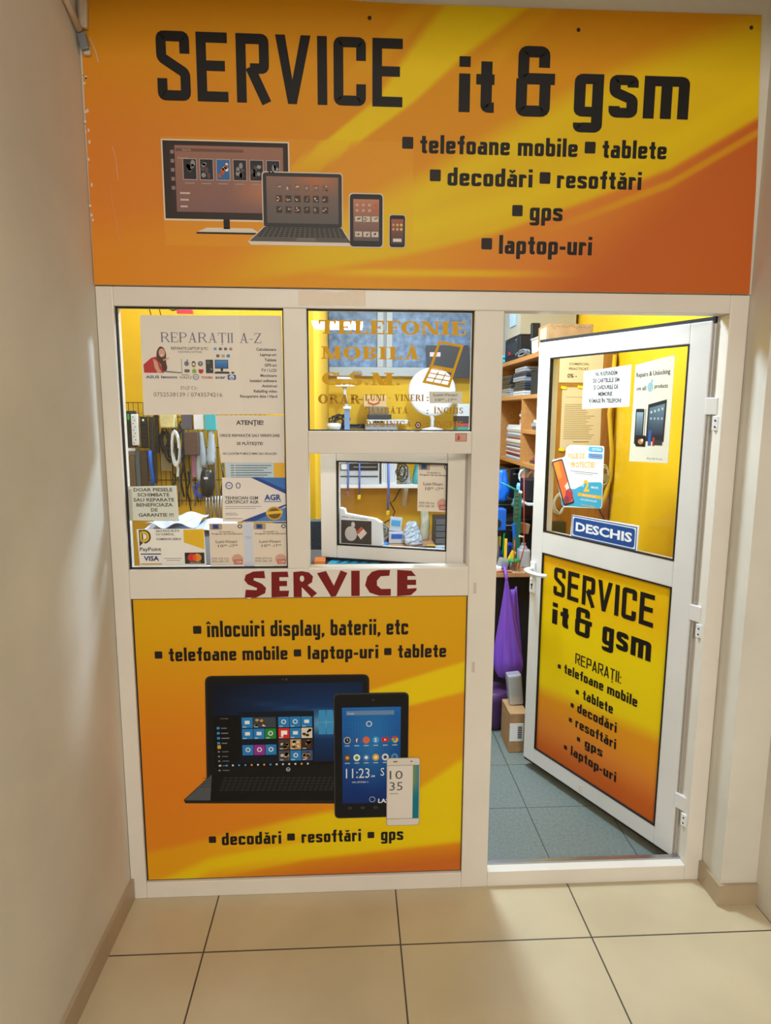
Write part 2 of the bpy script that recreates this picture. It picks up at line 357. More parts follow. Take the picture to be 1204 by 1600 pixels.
class Art:
    """coloured flat print on sheet, u right, v up; k = print layer"""
    E = .00015
    def __init__(s): s.v = []; s.f = []; s.c = []
    def poly(s, pts, col, k=1):
        b = len(s.v); s.v += [(p[0], -k*Art.E, p[1]) for p in pts]; s.f.append(tuple(range(b, b+len(pts))))
        cs = col if isinstance(col[0], (tuple, list)) else [col]*len(pts)
        s.c += [lin(c) for c in cs]; return s
    def rect(s, u0, u1, v0, v1, col, k=1): return s.poly([(u0, v0), (u1, v0), (u1, v1), (u0, v1)], col, k)
    def rrect(s, u0, u1, v0, v1, r, col, k=1): return s.poly(rounded([(u0, v0), (u1, v0), (u1, v1), (u0, v1)], r, True), col, k)
    def ell(s, cx, cy, rx, ry, col, k=1, n=20, a0=0, a1=360):
        m = n if a1-a0 >= 360 else n+1
        return s.poly([(cx+rx*math.cos(R(a0+(a1-a0)*i/n)), cy+ry*math.sin(R(a0+(a1-a0)*i/n))) for i in range(m)], col, k)
    def polys(s, ps, col, k): [s.poly(p, col, k+(i % 14)*.03) for i, p in enumerate(ps)]; return s
    def line(s, pts, t, col, k=1, closed=False): return s.polys(stroke(pts, t, closed), col, k)
    def ringp(s, cx, cy, rx, ry, t, col, k=1, a0=0, a1=360, n=24): return s.polys(ring(cx, cy, rx, ry, t, t, a0, a1, n), col, k)
    def _fit(s, ps, wid, u0, u1, v, h, col, k, rot=0):
        w_ = h*wid; sc = (u1-u0)/wid if u1 is not None else h; a, b = math.cos(R(rot)), math.sin(R(rot))
        for i, p in enumerate(ps): s.poly([(u0+x*sc*a-y*h*b, v+x*sc*b+y*h*a) for x, y in p], col, k+(i % 14)*.03)
        return s
    def cond(s, txt, u0, u1, v, h, col, k=2, t=.145, gap=.075, rot=0):
        ps, wd = layout(txt, cond_glyph, t, gap); return s._fit(ps, wd, u0, u1, v, h, col, k, rot)
    def serif(s, txt, u0, u1, v, h, col, k=2, t=.2, gap=.10, rot=0):
        ps, wd = layout(txt, serif_glyph, t, gap); return s._fit(ps, wd, u0, u1, v, h, col, k, rot)
    def text(s, txt, u0, u1, v, h, col, k=2, bold=0.0, align='l', rot=0):
        """h = height of a capital; u1 None keeps the natural width"""
        ps = plain_polys(txt, bold); H = [q for p in plain_polys('H', 0) for q in p]; ch = max(y for x, y in H)
        xs = [x for p in ps for x, y in p]; a, b = min(xs), max(xs); ps = [[((x-a)/ch, y/ch) for x, y in p] for p in ps]; wd = (b-a)/ch
        if u1 is None:
            w_ = wd*h
            if align == 'r': u0 -= w_
            if align == 'c': u0 -= w_/2
            u1 = u0+w_
        return s._fit(ps, wd, u0, u1, v, h, col, k, rot)
    def field(s, u0, u1, v0, v1, nu, nv, fn, k=0, clip=None):
        b = len(s.v)
        for i in range(nu+1):
            for j in range(nv+1):
                u = u0+(u1-u0)*i/nu; v = v0+(v1-v0)*j/nv
                if clip: u, v = clip(i/nu, j/nv)
                s.v.append((u, -k*Art.E, v))
        for i in range(nu):
            for j in range(nv):
                q = (b+i*(nv+1)+j, b+(i+1)*(nv+1)+j, b+(i+1)*(nv+1)+j+1, b+i*(nv+1)+j+1); s.f.append(q)
                s.c += [lin(fn((i+di)/nu, (j+dj)/nv)) for di, dj in ((0, 0), (1, 0), (1, 1), (0, 1))]
        return s
    def build(s, name, parent, xf, m=None, bend=None, **tg):
        me = bpy.data.meshes.new(name); me.from_pydata([bend(*p) if bend else p for p in s.v], [], s.f)
        at = me.color_attributes.new('Col', 'FLOAT_COLOR', 'CORNER')
        at.data.foreach_set('color', [x for c in s.c for x in c]); me.transform(xf)
        return tagp(link(name, me, [m or PM], parent), **tg)
def mixc(a, b, t): t = max(0, min(1, t)); return tuple(a[i]+(b[i]-a[i])*t for i in range(3))
def sst(a, b, x):
    t = max(0, min(1, (x-a)/(b-a))); return t*t*(3-2*t)
def FX(y=0, x=0, z=0): return Matrix.Translation((x, y, z))
K_ = (26, 22, 20)

# ------------------------------------------------------------------ the setting
struct('floor', M().box(-.6, 7, -9, .035, -.08, 0), FLOORM)
struct('floor_shop', M().box(-.9, 2.2, .035, 2.85, -.08, 0.0), FLOORI)
def lw(y): return .013*y
mm = M(); mm.prism([(0, .0), (lw(-2.7), -2.7), (-.3, -2.7), (-.3, 0)], 'z', 0, 3.3); struct('wall_left', mm, MALLW)
mm = M(); mm.box(1.968, 2.9, -.115, .06, 0, 3.3); struct('wall_right', mm, MALLW)
mm = M(); mm.box(2.09, 2.9, -2.9, -.115, 0, 3.3); mm.build('wall_corridor', MALLW, kind='structure')
struct('wall_front', M().box(-.9, 2.3, .0, .10, 1.985, 3.3).box(-.9, 0, 0, .1, 0, 1.985), MALLW)
struct('ceiling', M().box(-.3, 2.9, -1.25, 0, 2.80, 3.3), MALLW)
struct('ceiling_corridor', M().box(-3, 7, -14, -1.25, 3.3, 3.36), mat('corridor_ceiling_paint', (205, 200, 192), .8))
# shop shell
struct('wall_back', M().box(-.9, 2.3, 2.75, 2.85, 0, 2.8), YEL)
struct('wall_shop_right', M().box(2.12, 2.3, .06, 2.75, 0, 2.8), YEL)
struct('wall_shop_left', M().box(-.9, -.85, .1, .86, 0, 2.8), YEL)
struct('wall_partition', M().box(-.9, .585, .86, .90, 0, 2.8).box(.545, .585, .90, 2.75, 0, 2.8), YEL)
struct('ceiling_shop', M().box(-.9, 2.3, .1, 2.85, 2.68, 2.8), mat('shop_ceiling_paint', (235, 235, 235), .8))
# skirting
SK = mat('taupe_tile_skirting', (176, 156, 128), .35, var=.05, scale=4)
mm = M(); mm.prism([(.012, -.001), (.012+lw(-2.7), -2.7), (lw(-2.7), -2.7), (0, -.001)], 'z', 0, .075)
struct('baseboard_left', mm, SK)
struct('baseboard_right', M().box(1.956, 1.968, -.127, -.001, 0, .075).box(1.968, 2.09, -.127, -.115, 0, .075), SK)

# ------------------------------------------------------------------ shopfront frame (fixed)
front = empty('window_1', (.983, .03, 0), kind='structure')
def bar(x0, x1, z0, z1, y0=0, y1=.06): return M().box(x0, x1, y0, y1, z0, z1, .003)
for a in ((0.001, .051, 0, 1.983), (.543, .612, 1.135, 1.928), (1.117, 1.207, .0, 1.928), (1.908, 1.967, 0, 1.983),
          (.051, 1.908, 1.928, 1.983), (.051, 1.117, 1.041, 1.135), (.612, 1.117, 1.497, 1.566), (.051, 1.117, 0, .057)):
    bar(*a).build('frame_bar', PVC, front)
bar(1.207, 1.908, 0, .056, 0, .056).build('sill', PVC, front)
M().box(1.207, 1.908, .036, .054, .056, .061).build('threshold_strip', STEEL, front)
# rebates of the door opening, seen beside and over the leaf
M().box(1.905, 1.967, .06, .10, 0, 1.983).build('door_rebate', PVC, front)
M().box(1.896, 1.9045, .0605, .106, .03, 1.93).build('dark_gap_strip', GASK, front)  # black strip standing in for the dark gap between leaf and jamb
# glazing beads and gaskets round each fixed opening
def bead(x0, x1, z0, z1):
    g = M(); t = .004
    g.box(x0, x0+t, .012, .024, z0, z1).box(x1-t, x1, .012, .024, z0, z1).box(x0, x1, .012, .024, z0, z0+t).box(x0, x1, .012, .024, z1-t, z1)
    g.build('gasket', GASK, front)
bead(.051, .543, 1.135, 1.928); bead(.612, 1.117, 1.566, 1.928); bead(.051, 1.117, .057, 1.041)
M().box(.055, .539, .018, .023, 1.139, 1.924).build('glass_pane', GLASS, front)
M().box(.616, 1.113, .018, .023, 1.570, 1.924).build('glass_pane', GLASS, front)
tp = M(); tp.sheet(lambda u, v: (.589+.199*u, -.0008-.0006*math.sin(u*30), 1.936+(.042+.004*math.sin(9*u))*v), 30, 2)
thick(tp.build('masking_tape', mat('cream_tape', (238, 222, 205), .6), None, label='strip of cream masking tape stuck on the top frame bar', cat='tape'), .0004)
for i, (x, z) in enumerate(((1.1385, 1.066), (1.140, .80))):
    M().box(x-.005, x+.005, -.0006, .0002, z-.018, z+.018).build('tape_residue', mat('old_tape_mark', (205, 193, 186), .7), None, label=('small grey tape mark on the white mullion level with the red sign', 'small grey tape mark on the white mullion beside the yellow window panel')[i], cat='tape mark')

# ------------------------------------------------------------------ big sign board
AMB = (228, 158, 14); YL = (236, 206, 8); ORA = (222, 132, 44); REDO = (200, 100, 38)
def itp(x, P):
    if x <= P[0][0]: return P[0][1]
    for (a_, b_), (c_, d_) in zip(P, P[1:]):
        if x <= c_: return b_+(d_-b_)*(x-a_)/(c_-a_)
    return P[-1][1]
BEAM = ((.30, .255), (.45, .330), (.56, .388), (.67, .447), (.835, .510), (.98, .573), (1.0, .583)); BW = ((.30, .02), (.45, .024), (.56, .027), (.67, .03), (.835, .044), (1.0, .066))
EDG = ((0, -.05), (.18, .01), (.30, .055), (.447, .12), (.592, .21), (.738, .34), (.864, .46), (1.0, .65)); UPP = ((0, 0), (.18, .05), (.35, .21), (.485, .37), (.62, .56), (.738, .71), (.93, .91), (1.0, .98))
def sign_col(u, v):
    # print design: orange ground with yellow light beams
    c = mixc(ORA, (224, 148, 24), sst(.05, .55, u+.4*abs(v-.35)))
    c = mixc(c, (220, 150, 10), sst(.45, .95, v)*.85)
    c = mixc(c, (232, 150, 30), .6*sst(.30, .12, v-.2*u))
    d = abs(u-itp(v, BEAM))/itp(v, BW); c = mixc(c, YL, .9*(1-sst(.75, 1.15, d))*sst(.32, .52, v))
    d = abs(u-itp(v, BEAM)+.085)/.02; c = mixc(c, YL, .22*(1-sst(.5, 1.4, d))*sst(.6, .9, v))
    d = abs(u-itp(v, BEAM)-.09)/.02; c = mixc(c, YL, .18*(1-sst(.4, 1.4, d))*sst(.6, .9, v))
    e, up = itp(u, EDG), itp(u, UPP)
    c = mixc(c, (230, 198, 8), .85*sst(up+.10, up-.06, v)*sst(.10, .40, u))
    c = mixc(c, YL, .55*(1-sst(0, .07, abs(v-e-.09)))*sst(.3, .5, u)); c = mixc(c, YL, .5*(1-sst(0, .10, abs(v-up+.02)))*sst(.15, .5, u)*sst(1.0, .7, u))
    lo = mixc(mixc((230, 156, 20), ORA, sst(.45, .75, u+.6*(e-v))), REDO, sst(.75, 1.05, u+.8*(e-v)))
    c = mixc(c, lo, sst(.012, -.02, v-e)*sst(.02, .10, u))
    r = e-.055-.02*(1-u); c = mixc(c, (228, 180, 16), .6*(1-sst(.3, 1, abs(v-r)/.022))*sst(.62, .85, u))
    c = mixc(c, YL, .7*(1-sst(.2, 1, abs(v-.05-.02*u)/.02))*sst(.30, .42, u)*sst(.75, .55, u))
    return c
bx = 1.959
def wave(z): return .006*math.sin(3.1*z)
sign = M()
sign.prism([(.002, 1.986), (1.960, 1.986), (1.952, 2.3), (1.926, 2.757), (1.2, 2.753), (.876, 2.751), (.45, 2.765), (.008, 2.768)], 'y', -.006, -.0005)
sg = sign.build('sign_board', mat('sign_board_edge', (206, 140, 40), .5), None, label='large orange and yellow sign board over the shopfront reading SERVICE it & gsm', cat='sign')
a = Art()
def sclip(i, j):
    z = 1.986+j*(2.766-1.986); xr = 1.960-.008*min(1, (z-1.986)/.314)-max(0, (z-2.3))/.457*.026; x0 = .002+.006*j
    ztop = 2.768-.017*min(1, i*2.2)+.004*i*i; return (x0+(xr-x0)*i, 1.986+(ztop-1.986)*j)
a.field(0, 1, 0, 1, 300, 110, sign_col, 0, clip=sclip)
a.build('printed_background', sg, FX(-.0063), PG)
def put(parent, xf, *ws):
    global a
    for txt, u0, u1, v, h, t, gap in ws:
        a = Art(); a.cond(txt, u0, u1, v, h, K_, t=t, gap=gap); a.build('lettering', parent, xf, PG)
put(sg, FX(-.0066), ('SERVICE', .208, .898, 2.484, .178, .150, .10), ('it', 1.054, 1.156, 2.476, .145, .19, .10), ('&', 1.219, 1.331, 2.469, .186, .16, .1), ('gsm', 1.389, 1.729, 2.473, .163, .165, .085))
def brow(v, h, items, t=.172):
    global a
    a = Art(); _brow(v, h, items, t); a.build('text_line', *BR, PG)
BR = (sg, FX(-.0066))
def _brow(v, h, items, t):
    for txt, u0, u1 in items:
        if txt == '•': a.rrect(u0, u1, v+h*.22, v+h*.22+(u1-u0), .004, (38, 28, 24), 2)
        else: a.cond(txt, u0, u1, v, h, K_, t=t, gap=.085)
brow(2.363, .050, [('•', .893, .925), ('telefoane mobile', .945, 1.406), ('•', 1.427, 1.459), ('tablete', 1.480, 1.672)])
brow(2.277, .050, [('•', .974, 1.006), ('decodări', 1.026, 1.276), ('•', 1.297, 1.329), ('resoftări', 1.349, 1.602)])
brow(2.185, .052, [('•', 1.219, 1.250), ('gps', 1.272, 1.370)]); brow(2.090, .053, [('•', 1.130, 1.162), ('laptop-uri', 1.183, 1.463)])

# picture of tv, laptop, tablet and phone
a = Art()
def blot(u0, u1, v0, v1, cols, k, n=5, seed=1):
    rnd = random.Random(seed); a.rect(u0, u1, v0, v1, cols[0], k)
    for i in range(n):
        cx = u0+(u1-u0)*rnd.uniform(.2, .8); cy = v0+(v1-v0)*rnd.uniform(.2, .8); a.ell(cx, cy, (u1-u0)*rnd.uniform(.1, .2), (v1-v0)*rnd.uniform(.08, .18), cols[1+i % (len(cols)-1)], k+1, 8)
a.field(.21, .925, 2.098, 2.392, 40, 16, lambda u, v: mixc(sign_col(.107+.365*u, .143+.377*v), (236, 176, 56), .28), 1)
a.rect(.210, .570, 2.166, 2.384, (232, 214, 190), 2); a.rect(.214, .566, 2.171, 2.380, (56, 48, 46), 3)
def scr(u, v): return mixc(mixc((136, 102, 100), (160, 116, 100), v), (214, 140, 96), .7*max(0, 1-3*math.hypot(u-.85, v-.35)))
a.field(.232, .552, 2.190, 2.368, 12, 10, scr, 4)
a.rect(.232, .247, 2.190, 2.368, (64, 48, 52), 5); a.rect(.25, .44, 2.352, 2.360, (120, 86, 84), 5); a.text('Search', .268, .292, 2.3535, .006, (200, 180, 175), 6)
a.text('Dash home', .256, .285, 2.332, .005, (215, 195, 190), 6)
for i in range(5): a.rrect(.235, .245, 2.345-.024*i, 2.355-.024*i, .002, (150, 128, 126), 6)
for i in range(6):
    u = .270+.047*i
    a.rect(u-.0015, u+.0375, 2.2765, 2.3335, (200, 190, 186), 5); blot(u, u+.036, 2.278, 2.332, [(52, 50, 58), (150, 150, 156), (98, 80, 84)] if i != 2 else [(60, 110, 170), (235, 240, 240), (200, 90, 40)], 6, 6, i)
    a.rect(u+.003, u+.03, 2.266, 2.269, (170, 150, 146), 5)
for i in range(3): a.rect(.258, .286-.004*i, 2.238-.018*i, 2.243-.018*i, (210, 190, 186), 5)
a.rect(.378, .396, 2.145, 2.171, (40, 34, 32), 3); a.poly([(.30, 2.135), (.48, 2.135), (.46, 2.148), (.33, 2.148)], (225, 218, 205), 3); a.rect(.30, .48, 2.131, 2.136, (40, 36, 34), 3)
a.rrect(.490, .722, 2.156, 2.304, .01, (218, 205, 190), 7); a.rrect(.493, .719, 2.153, 2.301, .009, (60, 58, 58), 8)
a.field(.503, .709, 2.164, 2.291, 10, 8, lambda u, v: mixc((100, 96, 96), mixc((142, 112, 102), (196, 120, 80), max(0, 1-2.4*math.hypot(u-.7, v-.9))), v), 9)
for j in range(3):
    for i in range(6):
        u = .530+.0265*i; v = 2.262-.030*j; blot(u, u+.017, v-.010, v+.008, [(128, 106, 100) if j == 0 else (70, 60, 60), (220, 200, 186), (200, 110, 60)], 10, 3, i*3+j)
a.poly([(.447, 2.112), (.493, 2.155), (.719, 2.155), (.748, 2.112), (.74, 2.103), (.455, 2.103)], (228, 216, 205), 7); a.poly([(.451, 2.113), (.495, 2.153), (.717, 2.153), (.744, 2.113)], (96, 92, 90), 9)
for r in range(5):
    for i in range(17): a.rect(.492-.004*r+(.0136+.0004*r)*i, .502-.004*r+(.0136+.0004*r)*i, 2.1485-.0055*r, 2.152-.0055*r, (52, 50, 50), 10)
a.poly([(.585, 2.116), (.59, 2.124), (.64, 2.124), (.645, 2.116)], (120, 116, 114), 10)
a.rrect(.739, .840, 2.100, 2.251, .012, (222, 208, 192), 9); a.rrect(.742, .837, 2.103, 2.248, .011, (48, 46, 50), 11); a.field(.752, .827, 2.119, 2.234, 6, 8, lambda u, v: mixc((104, 90, 92), (196, 132, 108), v), 12)
for j in range(2):
    for i in range(4): a.ell(.763+.018*i, 2.218-.015*j, .0045, .004, (215, 170, 150) if i < 3 else (216, 90, 50), 13, 10)
for j in range(2):
    for i in range(3): blot(.757+.024*i, .777+.024*i, 2.172-.042*j, 2.187-.042*j, [(210, 200, 190), (90, 70, 60), (160, 140, 130)], 13, 3, i+9*j)
a.rrect(.856, .905, 2.101, 2.194, .008, (222, 208, 192), 9); a.rrect(.858, .903, 2.103, 2.192, .008, (44, 40, 42), 11); a.field(.8625, .8985, 2.112, 2.181, 4, 6, lambda u, v: mixc((80, 66, 66), (170, 100, 84), v), 12)
for j in range(2):
    for i in range(3): a.ell(.869+.0115*i, 2.165-.012*j, .004, .004, (220, 150+30*i, 110), 13, 10)
a.rect(.868, .893, 2.118, 2.127, (225, 220, 214), 13)
a.build('device_picture', sg, FX(-.0064), PG)
for x, z in ((.799, 2.712), (1.393, 2.701), (1.898, 2.723)):
    M().lathe(0, 0, 0, [(.0055, 0), (.0055, .001), (.003, .0025), (.001, .0027)], 14).build('screw', mat('dark_screw_metal', (70, 55, 35), .4, .8), sg, xf=Matrix.Translation((x, -.006, z)) @ Matrix.Rotation(R(90), 4, 'X'))
# chipped paint marks on the left edge of the board
ch = Art(); rnd = random.Random(3)
for i in range(16):
    v = 2.02+.6*rnd.random(); u = .004+.01*rnd.random(); ch.ell(u, v, .002+.002*rnd.random(), .003+.003*rnd.random(), (226, 205, 186), 1, 7)
ch.line([(.03, 2.64), (.045, 2.60), (.05, 2.575)], .003, (214, 176, 140), 1)
ch.line([(.075, 2.36), (.083, 2.33), (.086, 2.27)], .0014, (232, 180, 150), 1); ch.line([(.063, 2.27), (.067, 2.2), (.078, 2.13), (.083, 2.10)], .001, (220, 160, 130), 1)
ch.build('scuff_marks', sg, FX(-.0067), PG)

# ------------------------------------------------------------------ cable and clip at the top of the left corner
cb = empty('cable_conduit', (.012, -.1, 2.60), label='white cable conduit running down the left wall to the sign corner', cat='cable conduit')
M().tube([(.004, -.55, 2.93), (.006, -.30, 2.80), (.008, -.10, 2.68), (.012, -.03, 2.645)], .009, 8).build('conduit', mat('cream_conduit', (205, 188, 168), .6), cb, smooth=True)
M().tube([(.002, -.56, 2.915), (.003, -.30, 2.78), (.004, -.12, 2.685)], .003, 6).build('cable', mat('brown_cable', (110, 84, 64), .6), cb, smooth=True)
M().rbox(.018, -.018, 2.620, .022, .022, .045, (0, R(-12), 0), .004).build('clip', mat('blue_grey_clip', (120, 125, 128), .4), cb)
M().rbox(.020, -.014, 2.69, .022, .016, .07, (0, R(3), 0), .005).rbox(.024, -.012, 2.60, .018, .014, .022, (0, 0, 0), .003).build('filler', mat('old_filler', (204, 186, 164), .9, bump=.4, scale=60), cb)

# ------------------------------------------------------------------ lower printed panel
LT = ((0, .10), (.25, .16), (.5, .22), (.75, .27), (.86, .31), (1, .42)); LB = ((0, -.1), (.2, 0), (.5, .06), (.8, .09), (1, .11))
def low_col(u, v):
    c = mixc((226, 140, 26), (222, 166, 6), sst(.40, .95, v)); c = mixc(c, (224, 126, 30), .8*max(0, 1-1.7*math.hypot(u-.12, (v-.36)*1.2)))
    m = .42+.30*u; c = mixc(c, YL, .95*(1-sst(.75, 1.05, abs(v-m)/(.025+.035*u)))*sst(.25, .6, u))
    c = mixc(c, (228, 176, 10), .6*sst(.4, .9, u)*sst(.66, .4, v))
    t, b = itp(u, LT), itp(u, LB)
    y = sst(t+.02, t-.015, v); c = mixc(c, YL, y*(.35+.65*sst(.1, .6, u)+.0)*.95); c = mixc(c, YL, .8*(1-sst(.2, 1, abs(v-b-.05)/.045)))
    c = mixc(c, (232, 160, 14), .5*(1-sst(.2, 1, abs(v-.62*t)/.02))*sst(.9, .3, u))
    c = mixc(c, mixc((222, 140, 20), (206, 108, 36), sst(0, .08, b-v)), sst(.010, -.015, v-b))
    return c
lp = M().box(.056, 1.114, .010, .018, .061, 1.037).build('printed_panel', mat('panel_edge', (214, 160, 30), .5), None, label='orange and yellow printed panel under the windows showing a laptop, tablet and phone', cat='advertising panel')
Art().field(.0565, 1.1135, .0615, 1.0365, 150, 130, low_col).build('printed_background', lp, FX(.0095), PG)
BR = (lp, FX(.0090))
brow(.911, .054, [('•', .239, .265), ('înlocuiri display, baterii, etc', .283, .926)])
brow(.832, .046, [('•', .115, .139), ('telefoane mobile', .159, .536), ('•', .556, .580), ('laptop-uri', .601, .829), ('•', .848, .872), ('tablete', .893, 1.051)])
brow(.181, .046, [('•', .262, .286), ('decodări', .305, .503), ('•', .523, .549), ('resoftări', .571, .772), ('•', .794, .817), ('gps', .840, .916)])
a = Art()
# laptop
a.poly(rounded([(.262, .40), (.270, .781), (.800, .778), (.800, .42)], .022, True), (40, 38, 38), 1)
a.poly(rounded([(.267, .40), (.275, .776), (.795, .773), (.795, .42)], .02, True), (18, 17, 19), 2)
def wall10(u, v):
    c = mixc((4, 14, 34), (16, 66, 128), max(0, 1-1.25*math.hypot((u-.76)*.9, v-.50)));  c = mixc(c, (120, 190, 230), max(0, 1-4*math.hypot(u-.76, (v-.50)*1.4)))
    b = abs(v-.55-.30*(1-u)); return mixc(c, (60, 130, 190), .55*max(0, 1-b*22)*u)
a.field(.292, .778, .470, .752, 30, 20, wall10, 3)
for i, (u, v) in enumerate(((.634, .616), (.659, .616), (.634, .572), (.659, .572))): a.rect(u-.0, u+.0225, v, v+.041, (62, 150, 210), 4)
a.rect(.292, .376, .484, .645, (9, 9, 12), 4); a.rect(.376, .618, .476, .655, (14, 22, 36), 4); a.rect(.292, .778, .464, .476, (6, 8, 12), 4)
for i in range(4): a.rect(.302, .311, .597-.0175*i, .605-.0175*i, (60, 150, 215), 5); a.rect(.316, .334+.004*(i % 3), .599-.0175*i, .602-.0175*i, (140, 145, 150), 5)
a.text('Your name', .314, .340, .632, .005, (150, 150, 155), 5); a.rect(.302, .313, .529, .541, (225, 165, 60), 5)
for i in range(5): a.rect(.303, .309, .516-.0165*i+.0, .521-.0165*i, (150, 160, 160), 5); a.rect(.316, .338-.003*(i % 2), .517-.0165*i, .5195-.0165*i, (120, 124, 128), 5)
BT = (40, 130, 200)
def tile(i, j, col, w_=1, g=None, n=0):
    u = .383+.0375*i+(.006 if i >= 3 else 0); v = .600-.0395*j; a.rect(u, u+.0355*w_+.002*(w_-1), v, v+.036, col, 5)
    cu, cv = u+.0178*w_, v+.019
    if g == 'm': a.rect(cu-.008, cu+.008, cv-.006, cv+.006, (230, 240, 250), 6)
    if g == 'o': a.ringp(cu, cv, .008, .008, .003, (235, 240, 245), 6)
    if g == 'p':
        rn = random.Random(n)
        for q in range(8): a.ell(u+.006+.024*rn.random()*w_, v+.006+.024*rn.random(), .006, .005, (rn.choice([(200, 150, 90), (90, 60, 40), (220, 210, 190), (60, 60, 60)])), 6, 8)
    a.rect(u+.003, u+.015, v+.002, v+.0045, (210, 225, 240), 7)
tile(0, 0, BT, g='m'); tile(1, 0, (60, 72, 84), 2, 'p', 1); tile(3, 0, BT, g='o'); tile(4, 0, BT, g='o'); tile(5, 0, BT, g='m')
tile(0, 1, BT, g='m'); tile(1, 1, BT, g='m'); tile(2, 1, (40, 140, 60), g='o'); tile(3, 1, (220, 50, 45)); a.rect(.510, .530, .567, .588, (255, 255, 255), 6); a.rect(.517, .530, .567, .574, (220, 50, 45), 7)
tile(4, 1, BT, g='m'); tile(5, 1, (225, 215, 200), g='p', n=2)
tile(3, 2, (70, 64, 60), g='p', n=3); tile(4, 2, (200, 150, 90), g='p', n=4); tile(5, 2, (60, 40, 36), g='p', n=5)
for i, cc in ((0, BT), (1, (150, 50, 150)), (2, BT)):
    u = .383+.0375*i; a.rect(u, u+.0355, .504, .540, cc, 5); a.ringp(u+.018, .523, .008, .008, .003, (240, 240, 245), 6)
tile(3, 3, (80, 84, 90), g='p', n=6); tile(4, 3, BT, g='o'); tile(5, 3, (60, 90, 150), g='p', n=7)
for i in range(15): a.ell(.309+.0205*i, .4695, .0035, .0035, random.Random(i).choice([(220, 220, 225), (70, 160, 220), (240, 170, 60), (220, 230, 230)]), 6, 8)
a.ringp(.531, .4505, .007, .007, .002, (200, 200, 205), 5); a.text('hp', .527, .535, .448, .005, (210, 210, 215), 6); a.ell(.531, .765, .004, .004, (70, 60, 60), 5, 10); a.ell(.519, .765, .0018, .0018, (110, 90, 80), 5, 8)
a.poly([(.185, .350), (.190, .338), (.700, .322), (.700, .420), (.275, .435)], (34, 34, 36), 3); a.poly([(.188, .349), (.700, .334), (.700, .426), (.278, .437)], (84, 88, 92), 4)
a.poly([(.272, .343), (.700, .334), (.700, .426), (.280, .437)], (15, 15, 17), 5)
for r in range(5):
    for i in range(22): a.poly([(.318-.004*r+.0172*i+.001, .4215-.0105*r-.0004*i), (.331-.004*r+.0172*i, .4215-.0105*r-.0004*i), (.333-.004*r+.0172*i, .4285-.0105*r-.0004*i), (.320-.004*r+.0172*i, .4285-.0105*r-.0004*i)], (42, 42, 46), 6)
for i in range(4): a.line([(.262+.004*i-.02, .395+.010*i), (.275, .397+.010*i)], .002, (48, 48, 52), 6)
# tablet
a.rrect(.683, .930, .268, .714, .018, (60, 58, 58), 8); a.rrect(.686, .928, .271, .709, .016, (17, 17, 19), 9)
a.field(.710, .904, .322, .664, 16, 24, lambda u, v: mixc(mixc((10, 44, 112), (26, 104, 186), v), (60, 160, 225), .5*max(0, 1-2*math.hypot(u-.5, v-.6))), 10)
a.ell(.813, .689, .004, .004, (60, 60, 66), 10, 10); a.rect(.724, .882, .637, .652, (110, 140, 180), 11); a.text('Google', .729, .750, .6405, .006, (225, 230, 240), 12)
for j in range(9):
    for i in range(20): a.ell(.715+.0097*i, .612-.0085*j, .0016, .0016, (60, 120, 190), 11, 5)
a.ringp(.799, .606, .010, .010, .003, (220, 225, 230), 12)
for j, row in enumerate((((200, 205, 210), (60, 90, 160), (220, 110, 70), (60, 160, 220), (205, 40, 40), (225, 190, 60)), ((90, 80, 60), (235, 235, 225), (70, 130, 200), (220, 170, 70), (220, 225, 230), (90, 150, 190)))):
    for i, cc in enumerate(row):
        u = .727+.0315*i; v = .549-.062*j
        if j == 0 and i == 4: a.rrect(u-.012, u+.012, v-.008, v+.008, .003, cc, 12); a.poly([(u-.003, v-.004), (u+.004, v), (u-.003, v+.004)], (255, 255, 255), 13)
        else: a.ell(u, v, .0115, .0125, cc, 12, 14)
        if j == 0 and i == 0: a.ell(u, v, .009, .010, (30, 34, 40), 13, 12); a.line([(u, v+.007), (u, v), (u+.004, v-.003)], .0014, (240, 240, 240), 14)
        if j == 0 and i == 1: a.text('f', u-.003, None, v-.007, .013, (255, 255, 255), 13, .02)
        if j == 0 and i == 3: a.text('S', u-.0045, None, v-.006, .012, (255, 255, 255), 13, .02)
        if j == 0 and i == 5: a.ell(u, v, .0115, .0125, (210, 60, 50), 13, 12, 20, 160); a.ell(u, v, .0115, .0125, (60, 160, 80), 13, 12, 160, 270); a.ell(u, v, .005, .0055, (80, 140, 220), 14, 10)
        if j == 1: a.ell(u, v, .006, .006, [(240, 160, 60), (60, 160, 90), (235, 240, 240), (250, 230, 180), (60, 60, 70), (30, 90, 140)][i], 13, 10)
        a.rect(u-.008, u+.008, v-.021, v-.018, (190, 205, 220), 12)
a.text('11:23', .722, .801, .414, .034, (225, 232, 240), 12); a.text('AM', .805, .818, .416, .007, (225, 232, 240), 12, .01); a.text('WED, SEPTEMBER 16', .742, .797, .396, .0055, (225, 232, 240), 12)
a.text('S', .838, .850, .42, .028, (225, 232, 240), 12)
a.ringp(.810, .335, .010, .010, .0015, (200, 215, 230), 12); a.text('LAST', .830, .880, .322, .014, (235, 238, 242), 12, .03)
for i in range(4): a.ringp(.735+.043*i, .305, .007, .004, .0018, (90, 90, 96), 11)
